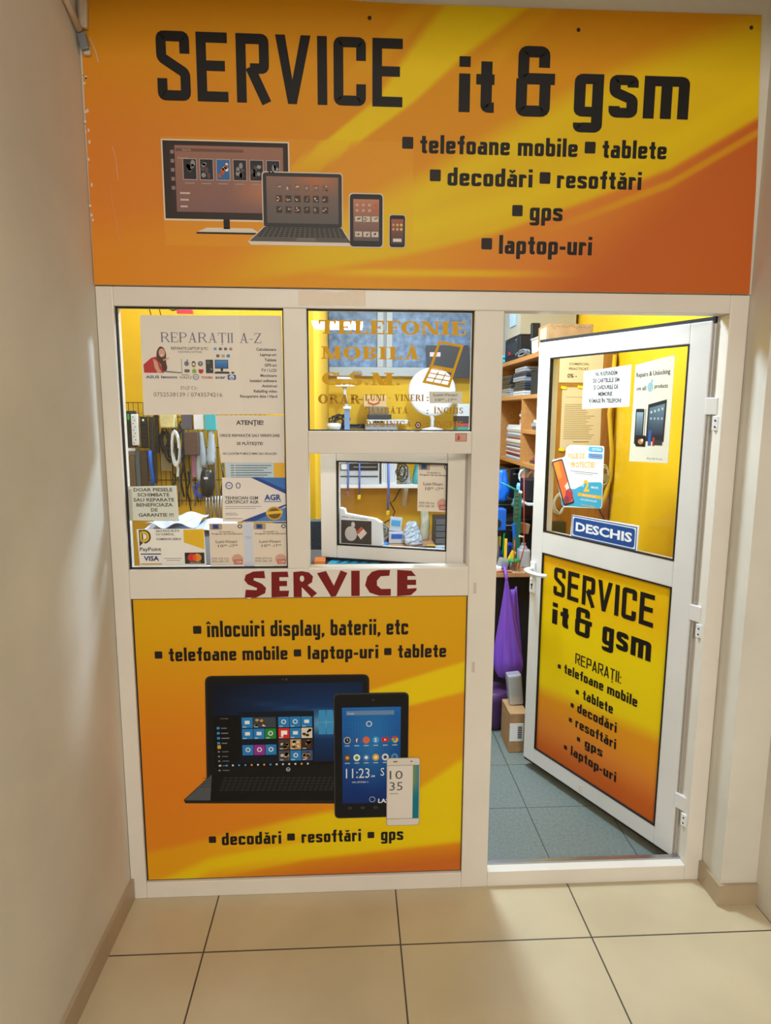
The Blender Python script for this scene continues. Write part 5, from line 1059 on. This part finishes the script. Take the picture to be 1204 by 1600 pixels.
# computer mouse
ms = empty('computer_mouse', (.135, .70, 1.262), 'black computer mouse hanging in the middle of the left window', 'computer mouse', HG)
mm = M()
prof = [(.006, 0), (.024, .012), (.029, .05), (.0275, .09), (.022, .112), (.008, .120)]
mm.lathe(0, 0, 0, prof, 20, Matrix.Diagonal((1, .62, 1, 1))).build('shell', mat('satin_black', (30, 30, 33), .3), ms, xf=Matrix.Translation((.136, .705, 1.264)), smooth=True)
M().box(.1355, .1365, .6865, .690, 1.33, 1.378).build('button_gap', GREYP, ms); M().box(.127, .143, .6865, .6885, 1.343, 1.352).build('white_label', PAPW, ms)
M().tube([(.136, .70, 1.384), (.135, .72, 1.41), (.132, .76, 1.42)], .002, 6).build('cord', BLK, ms)
o = one(coil(.098, .735, 1.29, .020, .026, .003, 3, 61, 'y', .3), 'blue_cable', mat('cobalt_cable', (30, 80, 200), .4), 'cobalt blue cable coil left of the computer mouse', 'cable', HG)
for i in range(7):
    x = .120+.013*i; one(M().tube([(x, .745, 1.265), (x+.003*math.sin(i), .74, 1.22), (x+.004*math.cos(i*2), .742, 1.165)], .0035, 6), 'silver_cable', mat('silver_grey_cable', (170, 172, 176), .35, .3), ('leftmost', 'second from left', 'third from left', 'central', 'third from right', 'second from right', 'rightmost')[i]+' silver grey cable in the bunch below the computer mouse', 'cable', 'silver cables below the mouse', smooth=True)
for i in range(12):
    x = -.02+.0165*i; z0 = 1.20+.05*((i*5) % 4)/3; z1 = 1.40+.12*((i*3) % 5)/4
    one(M().tube([(x, .765, z1), (x+.008*math.sin(i*2), .758, z1-.35*(z1-z0)), (x-.008*math.cos(i*3), .757, z1-.7*(z1-z0)), (x+.005, .758, z0)], .0028, 6), 'hanging_cable', (BLK, DK, GREYP)[i % 3], 'thin cable in the tangle hanging on the wire rack', 'cable', HG, smooth=True)
hang('hanging_pack', -.082, -.066, 1.45, 1.61, BLK, 'slim black pack hanging left of the black cable coil')
hang('hanging_pack', -.110, -.084, 1.32, 1.45, mat('olive_dark_cover', (66, 60, 48), .5), 'olive dark cover hanging under the black remote', y=.757)
hang('clear_pack', -.070, -.020, 1.37, 1.53, mat('beige_clear_pack', (176, 158, 112), .3, alpha=.8), 'beige transparent pack hanging behind the black cable coil', y=.768, d=.006)
for o in set(C.objects)-_before:
    if o.parent is None: o.location.y += .055
# low box with crumpled white sheets, inside the left window on the counter
one(M().box(.07, .31, .13, .27, 1.1125, 1.215, .003), 'low_box', mat('grey_blue_box', (150, 160, 175), .5), 'blue grey box on the counter under the crumpled white sheets', 'box')
for i, (sx0, sx1, z_, lb) in enumerate(((.055, .34, 1.232, 'crumpled white sheet over the box behind the left window'), (.075, .24, 1.256, 'second crumpled white sheet lying on top'))):
    mm = M(); mm.sheet(lambda u, v: (sx0+(sx1-sx0)*u, .11+.18*v+.01*math.sin(9*u), z_+.010*math.sin(11*u+i)*math.cos(7*v)+.012*v), 22, 8)
    thick(one(mm, 'paper_sheet', mat('bluish_white_paper', (192, 202, 222), .7), lb, 'paper'), .0012)

# ------------------------------------------------------------------ shelving unit at the right wall
sh = empty('shelving_unit', (1.94, 2.0, .80), 'beech shelving unit standing on the workbench behind the open door', 'shelving unit')
UX0, UX1, UY0, UY1 = 1.76, 2.112, 1.35, 2.65
M().box(UX0+.004, UX1, UY0, UY0+.02, .803, 1.955).build('end_panel', WOODB, sh, label='brown end panel')
M().box(UX0-.022, UX0+.004, UY0-.002, UY0+.022, .803, 1.955).build('edge_strip', mat('pale_edge_strip', (226, 196, 140), .5), sh)
M().box(UX0, UX1, UY1-.02, UY1, .803, 1.955).build('end_panel', WOODM, sh)
M().box(UX0, UX1, UY0+.02, UY1-.02, 1.928, 1.953, .001).build('top_board', WOODM, sh)
for z in (1.728, 1.332): M().box(UX0, UX1, UY0+.02, UY1-.02, z-.022, z, .001).build('shelf_board', WOODM, sh)
M().box(UX0+.005, UX1, UY0+.02, 1.857, 1.505, 1.527, .001).build('shelf_board', WOODM, sh)
M().box(UX0, UX1, 1.857, 1.875, 1.332, 1.706).build('divider', WOODM, sh)
M().box(UX1-.006, UX1, UY0+.02, UY1-.02, 1.31, 1.953).build('back_board', WOODM, sh)
# papers on the end panel
def art():
    a.text('COMERCIAL', 1.862, 1.968, 1.868, .0115, (90, 70, 56), 2, .02); a.text('PRACTICAT', 1.862, 1.965, 1.844, .0115, (90, 70, 56), 2, .02); a.text('0% -', 1.855, 1.905, 1.805, .019, (70, 56, 46), 2, .03)
sheet_on('paper_notice', [(1.812, 1.780), (2.040, 1.780), (2.040, 1.935), (1.812, 1.935)], UY0-.002, (206, 186, 150), 'yellowish paper COMERCIAL PRACTICAT at the top of the brown end panel', 'notice', art)
def art():
    a.rect(1.85, 1.97, 1.705, 1.7065, (130, 110, 84), 2); rn = random.Random(5)
    for i in range(19): a.rect(1.848, 2.01-.05*rn.random(), 1.667-.0098*i, 1.6695-.0098*i, (120, 100, 76), 2)
    a.rect(1.90, 1.985, 1.474, 1.4775, (70, 56, 46), 2); a.ringp(1.878, 1.452, .010, .008, .0015, (120, 100, 80), 2)
o = sheet_on('paper_notice', [(1.832, 1.43), (2.046, 1.43), (2.042, 1.756), (1.832, 1.756)], UY0-.002, (204, 184, 146), 'yellowish printed list taped on the brown end panel with yellow tape', 'notice', art)
for x, z in ((1.838, 1.754), (1.925, 1.758), (1.84, 1.435), (2.045, 1.44)): M().rbox(x, UY0-.0045, z, .028, .002, .014, (0, R(8), 0)).build('yellow_tape', mat('yellow_tape', (235, 220, 40), .4), o)
# things on top of the unit
o = one(M().prism([(1.975, 2.095), (2.38, 2.095), (2.40, 2.42), (1.96, 2.42)], 'x', 1.762, 2.10), 'plastic_tub', mat('milky_clear_tub', (196, 190, 168), .25, alpha=.86), 'large milky clear tub on top of the shelving unit', 'tub')
M().prism([(2.08, 2.16), (2.22, 2.16), (2.24, 2.32), (2.06, 2.32)], 'x', 1.756, 1.761).build('blue_sticker', mat('pale_blue_sticker', (170, 200, 235), .4), o)
M().box(1.755, 2.105, 1.95, 2.41, 2.42, 2.44, .004).build('rim', mat('milky_rim', (220, 222, 214), .3), o)
o = one(M().box(1.765, 2.04, 1.985, 2.36, 1.957, 2.090, .004), 'black_receiver', mat('matte_black_case', (26, 26, 30), .5), 'black electronic case under the milky clear tub', 'device')
M().box(1.762, 1.766, 2.02, 2.30, 1.985, 2.06).build('front_plate', DK, o); M().cyl((1.758, 2.06, 2.068), (1.763, 2.06, 2.068), .008).build('knob', ALU, o); M().box(1.757, 1.763, 2.20, 2.24, 1.99, 2.01).build('red_connector', REDP, o)
one(coil(1.775, 1.93, 1.975, .10, .016, .006, 4, 71, 'x', .3), 'cable_coil', mat('grey_cable', (130, 140, 150), .4), 'grey cable coil on the unit edge before the black case', 'cable')
for i, z in enumerate((1.957, 1.985)):
    one(M().rbox(1.79, 2.45, z+.0125, .05, .07, .024, (0, 0, 0), .009), 'cyan_roll', CYAN, ('lower', 'upper')[i]+' cyan roll at the left end on top of the unit', 'roll')
o = one(M().prism([(1.62, 1.957), (1.72, 1.957), (1.735, 2.03), (1.605, 2.03)], 'x', 1.768, 1.84), 'white_cup', WHP, 'square white cup on top of the unit left of the cardboard box', 'cup')
M().box(1.763, 1.845, 1.60, 1.74, 2.03, 2.038, .002).build('rim', WHP, o)
one(M().rbox(1.80, 1.775, 2.045, .05, .03, .175, (R(-6), 0, 0), .004), 'black_case', BLK, 'upright black case beside the cardboard box on the unit', 'case')
one(M().box(1.755, 2.03, 1.375, 1.58, 1.955, 1.972), 'paper_stack', PAPW, 'flat paper pile under the cardboard box', 'papers')
o = one(M().box(1.758, 1.992, 1.385, 1.57, 1.973, 2.078, .002), 'cardboard_box', CARD, 'brown cardboard box on top of the unit over the open door', 'box')
M().box(1.7565, 1.7582, 1.42, 1.53, 1.985, 2.065).build('side_label', mat('cream_label', (225, 210, 170), .6), o)
rn = random.Random(2); mm = M()
for i in range(16): mm.rbox(1.775+.013*i, 1.3848, 2.062+.006*rn.uniform(-1, 1), .006, .0006, .003, (0, R(60*rn.random()), 0))
mm.build('dark_print', mat('dark_brown_ink', (92, 66, 48), .7), o)
# laptops in the top tier
cols = [(52, 54, 60), (168, 172, 180), (60, 62, 70), (40, 42, 48), (150, 156, 170), (200, 206, 216), (58, 56, 60)]
def laptop(x0, x1, y0, y1, z, th, col, lb, grp, rz=0):
    r = empty('laptop', ((x0+x1)/2, (y0+y1)/2, z), lb, 'laptop', grp); T = Matrix.Translation(((x0+x1)/2, (y0+y1)/2, 0)) @ Matrix.Rotation(R(rz), 4, 'Z') @ Matrix.Translation((-(x0+x1)/2, -(y0+y1)/2, 0))
    M().box(x0, x1, y0, y1, z, z+th*.52, .003).build('base', mat('laptop_%d_%d_%d' % col, col, .35), r, xf=T)
    M().box(x0, x1, y0, y1, z+th*.56, z+th, .003).build('lid', mat('laptop_lid_%d' % col[0], tuple(min(255, c+18) for c in col), .3), r, xf=T)
names = ('lowest', 'second lowest', 'third', 'fourth', 'fifth', 'sixth', 'topmost')
for i in range(6):
    laptop(1.768+.004*(i % 3), 2.03, 1.87+.012*(i % 2), 2.13, 1.729+.0285*i, .027, cols[(i*2+5) % 7], '%s closed laptop in the right stack of the top shelf tier' % names[i if i < 5 else 6], 'laptops in the right stack', (0, 1.5, -2, 1, 2.5, -1)[i])
for i in range(5):
    laptop(1.775, 2.03, 2.24, 2.54, 1.729+.0275*i, .026, cols[(i*3+1) % 7], '%s closed laptop in the left stack of the top shelf tier' % names[i if i < 4 else 6], 'laptops in the left stack', (1, -2, 2, -1, 2)[i])
one(M().box(1.79, 2.08, 1.40, 1.80, 1.729, 1.86, .004), 'black_device', mat('matte_black_case', (26, 26, 30), .5), 'black device in the top tier beside the laptop stack', 'device')
# magazines
ORD = ('bottom', 'second', 'third', 'fourth', 'fifth', 'sixth', 'seventh', 'eighth', 'ninth', 'tenth', 'eleventh', 'twelfth', 'thirteenth', 'fourteenth', 'fifteenth', 'sixteenth', 'seventeenth', 'eighteenth', 'nineteenth', 'twentieth', 'twenty first', 'topmost')
mcol = [(226, 232, 240), (200, 208, 220), (238, 240, 244), (150, 154, 172), (190, 50, 60), (222, 226, 232), (176, 184, 196), (90, 84, 104), (180, 80, 90), (110, 100, 130)]
for i in range(22):
    c_ = mcol[(i*7+3) % 10] if i < 9 else mcol[[0, 2, 5, 0, 4, 2, 3, 0, 1, 2, 2, 0, 2][i-9]]
    z = 1.333+.0098*i; d = .012*math.sin(i*2.3)
    one(M().box(1.772+abs(d), 2.0, 1.885+abs(d)*.6, 2.30+d, z, z+.0092, .001), 'magazine', mat('mag_%d_%d_%d' % c_, c_, .5), ORD[i]+' magazine from below in the tall pile on the middle shelf tier' if i < 21 else 'topmost magazine of the tall pile on the middle shelf tier', 'magazine', 'magazines piled on the middle tier')
for i in range(5):
    one(M().rbox(1.87, 1.965, 1.556+.018*i, .15, .15, .016, (0, 0, R(9*math.sin(i*3))), .001), 'small_book', mat('book_%d' % (i % 3), [(214, 218, 222), (176, 170, 160), (160, 140, 100)][i % 3], .5), ('lowest', 'second lowest', 'middle', 'second highest', 'topmost')[i]+' small book on the magazine pile', 'book', 'small books on the magazine pile')
for i in range(3):
    one(M().rbox(1.90, 1.66, 1.537+.02*i, .20, .22, .017, (0, 0, R(6*math.sin(i*2))), .001), 'book', mat('nbook_%d' % i, [(110, 96, 100), (150, 176, 196), (240, 242, 244)][i], .5), ('lowest dark book', 'middle pale blue book', 'white book on top')[i]+' on the small right shelf of the unit', 'book', 'books on the small right shelf')
for i in range(4):
    one(M().box(1.80+.01*i, 2.05, 1.50, 1.80-.02*i, 1.333+.016*i, 1.348+.016*i, .001), 'folder', mat('folder_%d' % i, [(60, 62, 70), (190, 60, 60), (40, 42, 48), (80, 84, 94)][i], .5), ('lowest dark grey', 'thin red', 'black', 'topmost grey')[i]+' folder on the bottom right shelf of the unit', 'folder', 'folders on the bottom right shelf')
# tape rolls under the unit
for i, (y, m_, lb) in enumerate(((1.80, WHP, 'white tape roll hanging under the shelving unit'), (1.62, mat('copper_tape', (190, 120, 84), .3, .5), 'copper coloured tape roll hanging under the shelving unit near the door edge'))):
    T = Matrix.Translation((1.79, y, 1.255)) @ Matrix.Rotation(R(60), 4, 'Z') @ Matrix.Rotation(R(90), 4, 'Y')
    mm = M(); n = 32; rr = [(.040, -.012), (.052, -.012), (.052, .012), (.040, .012)]; rings = [[mm.bm.verts.new((r_*math.cos(2*PI*k/n), r_*math.sin(2*PI*k/n), z_)) for k in range(n)] for r_, z_ in rr]
    for p in range(4):
        for k in range(n): mm.bm.faces.new((rings[p][k], rings[p][(k+1) % n], rings[(p+1) % 4][(k+1) % n], rings[(p+1) % 4][k]))
    one(mm, 'tape_roll', m_, lb, 'tape roll', 'tape rolls under the shelving unit', xf=T, smooth=False)
one(M().cyl((1.80, 1.48, 1.245), (1.80, 1.76, 1.245), .006), 'roll_rod', STEEL, 'steel rod carrying the tape rolls', 'rod')
one(M().box(1.80, 1.88, 1.90, 2.02, 1.20, 1.30, .004), 'white_pack', PAPW, 'white pack hanging left of the white tape roll', 'packet')

# ------------------------------------------------------------------ workbench
wb = empty('workbench', (1.8, 1.95, 0), 'pale wooden workbench under the shelving unit', 'workbench')
M().box(1.47, 2.115, 1.25, 2.66, .777, .801, .002).build('bench_top', DESKM, wb)
M().box(1.50, 2.10, 1.30, 2.64, .0, .777).build('shade_block', mat('under_bench_shade', (24, 18, 18), .7), wb)  # near-black block added as the shade under the bench
for z in (.25, .52): M().box(1.494, 1.50, 1.32, 2.62, z, z+.006).build('shade_block_line', DK, wb)  # thin lines on the added shade block
mi = empty('microscope_stand', (1.53, 1.40, .80), 'blue block with a round black opening on a steel post on the workbench', 'tool stand')
M().box(1.475, 1.565, 1.36, 1.44, 1.005, 1.118, .004).build('head', BLUE, mi); M().cyl((1.515, 1.355, 1.045), (1.515, 1.362, 1.045), .022).build('opening', GASK, mi)
M().cyl((1.53, 1.40, .82), (1.53, 1.40, 1.005), .012).build('post', STEEL, mi); M().cyl((1.53, 1.40, .97), (1.53, 1.40, 1.005), .024).build('collar', BLK, mi); M().box(1.49, 1.60, 1.35, 1.47, .801, .82, .004).build('base', BLK, mi)
for i, (x, y, z0, z1, lb) in enumerate(((1.60, 1.66, 1.12, 1.30, 'bright blue plastic bag hanging at the left under the shelving unit'), (1.64, 1.78, 1.14, 1.29, 'bright blue plastic bag hanging behind the first blue bag'), (1.72, 1.70, 1.08, 1.22, 'pale blue bag hanging above the green circuit board'))):
    o = one(bagmesh(x-.045, x+.045, y-.04, y+.04, z0, z1, 80+i, .6), 'hanging_bag', mat('hang_blue_%d' % i, [(20, 110, 225), (30, 90, 200), (130, 190, 230)][i], .25), lb, 'bag', 'bags hanging under the shelving unit', smooth=True)
    M().tube([(x, y, z1-.01), (x+.04, y, z1+.008), (1.775, y, 1.308)], .002, 6).build('string', DK, o)
br = one(M().tube([(1.53, 1.36, 1.262), (1.58, 1.36, 1.238), (1.625, 1.36, 1.215)], [.004, .005, .007], 8), 'brush', mat('teal_handle', (30, 150, 150), .4), 'teal brush with a white tip slanting under the blue bags', 'brush', smooth=True)
M().tube([(1.625, 1.36, 1.215), (1.642, 1.36, 1.206)], .008, 8).build('tip', WHP, br)
o = one(M().box(1.625, 1.665, 1.44, 1.452, .802, 1.21, .001), 'circuit_board', mat('green_board', (40, 110, 90), .4), 'upright green circuit board left of the red cords', 'circuit board'); mm = M()
for i in range(6): mm.box(1.631, 1.646, 1.437, 1.44, 1.06+.024*i, 1.072+.024*i)
mm.build('parts', STEEL, o)
one(M().box(1.70, 1.84, 1.47, 1.62, 1.15, 1.262, .004), 'black_box', mat('soft_black', (20, 20, 22), .6), 'black box under the tape rolls', 'box')
w2 = one(M().box(1.70, 1.90, 1.44, 1.60, 1.126, 1.138, .002), 'small_wall_ledge', WHP, 'small white ledge under the black box', 'ledge')
cpb = one(M().rbox(1.70, 1.52, .99, .06, .05, .055, (0, R(10), 0), .003), 'cardboard_piece', CARD, 'small folded cardboard piece on a black riser over the workbench', 'box')
M().box(1.675, 1.725, 1.50, 1.54, .801, .960, .003).build('riser', BLK, cpb)
for i, pts in enumerate((((1.635, 1.30, 1.31), (1.64, 1.29, 1.1), (1.645, 1.28, .93), (1.61, 1.25, .82)), ((1.585, 1.25, .99), (1.583, 1.24, .90), (1.585, 1.235, .82)))):
    one(M().tube(pts, .0028, 8), 'cord', mat('red_cord', (196, 50, 44), .4), ('long red cord running down from the tape rolls', 'short red cord hanging just above the purple bag')[i], 'cord', smooth=True)
sc = one(M().cyl((1.585, 1.25, .99), (1.578, 1.25, 1.06), .010), 'screwdriver', BLUE, 'blue screwdriver handle hanging over the short red cord', 'screwdriver'); M().cyl((1.586, 1.25, .94), (1.585, 1.25, .99), .003).build('shaft', STEEL, sc)
sb = empty('spray_bottle', (1.665, 1.38, .801), 'grey white pump bottle at the front of the workbench', 'bottle')
M().box(1.64, 1.70, 1.35, 1.41, .801, .90, .008).build('body', mat('grey_white_bottle', (176, 184, 194), .3), sb); M().lathe(1.668, 1.38, .90, [(.026, 0), (.018, .014), (.013, .02), (.013, .032)], 18).build('shoulder', GREYP, sb)
M().cyl((1.668, 1.38, .932), (1.668, 1.38, .97), .005).build('pump', STEEL, sb); M().tube([(1.668, 1.38, .965), (1.64, 1.37, .972)], .005, 8).build('nozzle', WHP, sb)
tn = empty('tin', (1.60, 1.30, .801), 'small steel tin with a bright green rim on the workbench', 'tin')
M().lathe(1.60, 1.30, .801, [(.027, 0), (.027, .050)], 24).build('body', STEEL, tn); M().lathe(1.60, 1.30, .850, [(.031, 0), (.033, .004), (.031, .010), (.02, .010)], 24).build('green_rim', GREEN, tn)
one(M().rbox(1.596, 1.34, .872, .022, .020, .055, (0, R(25), 0), .002), 'yellow_sponge', YP, 'yellow sponge piece leaning behind the green rimmed tin', 'sponge')
one(M().rbox(1.545, 1.32, .835, .055, .05, .055, (0, R(20), 0), .012), 'grey_roll', GREYP, 'grey rounded roll on the workbench left of the tin', 'roll')
one(M().box(1.475, 1.53, 1.27, 1.33, .802, .826, .004), 'white_tray', WHP, 'small white tray at the left corner of the workbench', 'tray')
one(M().tube([(1.48, 1.262, .803), (1.53, 1.256, .812), (1.58, 1.255, .806)], .006, 8), 'orange_pliers', mat('brown_orange_grip', (196, 120, 84), .5), 'orange brown handle lying on the front edge of the workbench', 'tool')
one(bagmesh(1.51, 1.585, 1.49, 1.57, .802, .90, 91), 'blue_bag', mat('cobalt_film', (40, 90, 215), .3), 'cobalt blue bag lying behind the microscope stand', 'bag', smooth=True)
one(bagmesh(1.605, 1.665, 1.50, 1.58, .802, .90, 93), 'blue_cloth', mat('navy_cloth', (30, 60, 170), .6), 'navy blue cloth behind the spray bottle', 'cloth', smooth=True)
one(M().box(1.56, 1.575, 1.36, 1.37, .82, .96, .002), 'yellow_ruler', YP, 'upright yellow stick on the workbench beside the red cords', 'stick')
one(M().cyl((1.485, 1.45, .802), (1.485, 1.45, .95), .012), 'blue_bottle', CYAN, 'cyan bottle at the left of the workbench behind the post', 'bottle')

# purple bags and floor box
def purple(x, y, z0, z1, w0, lb):
    mm = M(); nu, nv = 40, 24
    def f(u, v):
        z = z1+(z0-z1)*v; q = 2*PI*u
        wd = w0*(.09+.91*min(1, (v/.80))**1.1) if v < .82 else w0*math.sqrt(max(0, 1-((v-.82)/.18)**2))**.7
        fold = 1+.14*math.sin(6*q+1.2*math.sin(4*v))*(1-.4*v)+.06*math.sin(13*q+5*v)
        return (x+.028*v+wd*.5*math.cos(q)*fold, y+wd*.34*math.sin(q)*fold, z)
    mm.sheet(f, nu, nv); bmesh.ops.remove_doubles(mm.bm, verts=mm.bm.verts[:], dist=1e-5)
    o = one(mm, 'shopping_bag', PURP, lb, 'bag', smooth=True)
    return o
pb = purple(1.525, 1.15, .26, .79, .155, 'purple plastic bag hanging from the workbench corner')
M().tube([(1.525, 1.15, .79), (1.528, 1.19, .83), (1.53, 1.24, .84), (1.535, 1.28, .81)], .008, 8).build('handle', PURP, pb, smooth=True)
mm = M(); mm.sheet(lambda u, v: (1.575+.018*v+(.018+.03*v)*(u-.5)*2, 1.20+.01*math.sin(9*u), .72-.42*v+.02*u), 10, 12); o = thick(mm.build('side_panel', PURP, pb, smooth=True), .002)
one(bagmesh(1.40, 1.455, 1.10, 1.16, .26, .47, 97), 'clear_purple_bag', mat('lilac_film', (170, 140, 225), .2, alpha=.85), 'lilac translucent bag beside the hanging purple bag', 'bag', smooth=True)
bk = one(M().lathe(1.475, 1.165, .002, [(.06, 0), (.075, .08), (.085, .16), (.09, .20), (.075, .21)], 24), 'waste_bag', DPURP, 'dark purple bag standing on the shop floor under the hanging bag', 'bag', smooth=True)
pk = M().box(1.60, 1.70, .98, 1.16, .21, .36, .006)
cbx = one(M().box(1.497, 1.585, .885, 1.05, .001, .200, .003), 'parcel', CARD, 'brown parcel with a white barcode label standing on the shop floor', 'parcel')
M().box(1.499, 1.566, .8835, .8850, .060, .150).build('shipping_label', PAPW, cbx); mm = M()
for i in range(7): mm.box(1.538, 1.558, .8825, .8835, .075+.009*i, .080+.009*i)
mm.build('barcode', BLK, cbx)
one(M().rbox(1.545, 1.00, .28, .07, .06, .155, (0, R(-6), 0), .01), 'foil_pouch', mat('silver_foil', (200, 204, 210), .25, .6), 'silver white pouch standing on the brown parcel', 'pouch')
# loops and cables at the end of the shelving unit, seen through the door glass
one(M().tube([(2.095, 1.34, 1.92), (2.085, 1.325, 1.75), (2.075, 1.32, 1.62), (2.10, 1.32, 1.42), (2.10, 1.32, 1.30), (2.08, 1.32, 1.20), (2.06, 1.33, 1.12)], .011, 10), 'yellow_hose', mat('mustard_hose', (206, 166, 40), .4), 'mustard hose running down behind the door glass', 'hose', smooth=True)
one(coil(1.835, 1.325, 1.15, .028, .05, .004, 3, 66, 'y', .15), 'cable_coil', mat('pale_cable', (176, 170, 150), .4), 'pale cable coil on the brown end panel near the phone film sticker', 'cable')
one(coil(2.065, 1.32, 1.30, .022, .05, .004, 3, 67, 'y', .15), 'cable_coil', mat('clear_hose', (190, 176, 130), .25), 'thin pale cable loop beside the mustard hose', 'cable')
kb = one(M().cyl((2.07, 1.343, 1.29), (2.07, 1.31, 1.29), .022, 20), 'cable_reel', mat('smoky_grey_plastic', (150, 136, 96), .3), 'round greyish knob on the end panel beside the mustard hose', 'knob')
o = one(M().box(1.80, 1.87, 1.30, 1.345, .98, 1.06, .004).box(1.825, 1.845, 1.31, 1.34, .86, .98, .003), 'black_clamp', BLK, 'black clamp on the end panel behind the DESCHIS sign', 'clamp')
one(M().tube([(1.80, 1.32, 1.06), (1.92, 1.30, .93), (2.02, 1.28, .86)], .003, 6), 'thin_cable', BLK, 'thin black cable slanting behind the DESCHIS sign', 'cable')
one(M().tube([(2.03, 1.33, 1.16), (2.09, 1.30, 1.04), (2.105, 1.26, 1.0)], .003, 6), 'thin_cable', BLK, 'thin black cable slanting from the round knob to the right wall', 'cable')

for i, (x0, x1, y0, y1, z1, m_, lb) in enumerate(((1.60, 1.78, 1.62, 1.86, 1.02, BLK, 'black tool case in the middle of the workbench'), (1.56, 1.74, 1.90, 2.20, 1.10, DK, 'dark grey case at the back of the workbench'), (1.80, 2.08, 1.66, 2.05, 1.13, mat('deep_brown_case', (52, 36, 30), .6), 'deep brown case standing against the wall under the shelving unit'), (1.76, 2.0, 2.10, 2.50, 1.27, BLK, 'tall black case at the far end of the workbench'))):
    o = one(M().box(x0, x1, y0, y1, .802, z1, .006), 'tool_case', m_, lb, 'case')
    M().box(x0+.02, x1-.02, y0-.003, y0, z1-.035, z1-.030).build('lid_gap', GREYP, o); M().tube([(x0+.05, y0-.002, z1-.06), (x0+.05, y0-.018, z1-.06), (x1-.05, y0-.018, z1-.06), (x1-.05, y0-.002, z1-.06)], .004, 6).build('case_handle', DK, o)
for i in range(5):
    x = 1.545+.016*i; o = one(M().cyl((x, 1.60+.01*(i % 2), .802), (x+.006*math.sin(i*2), 1.60, .93+.015*(i % 3)), .005, 10), 'hand_tool', (BLUE, REDP, CYAN, YP, GREEN)[i], ('blue', 'red', 'cyan', 'yellow', 'green')[i]+' handled small tool standing upright behind the microscope stand', 'tool', 'small tools standing on the workbench')
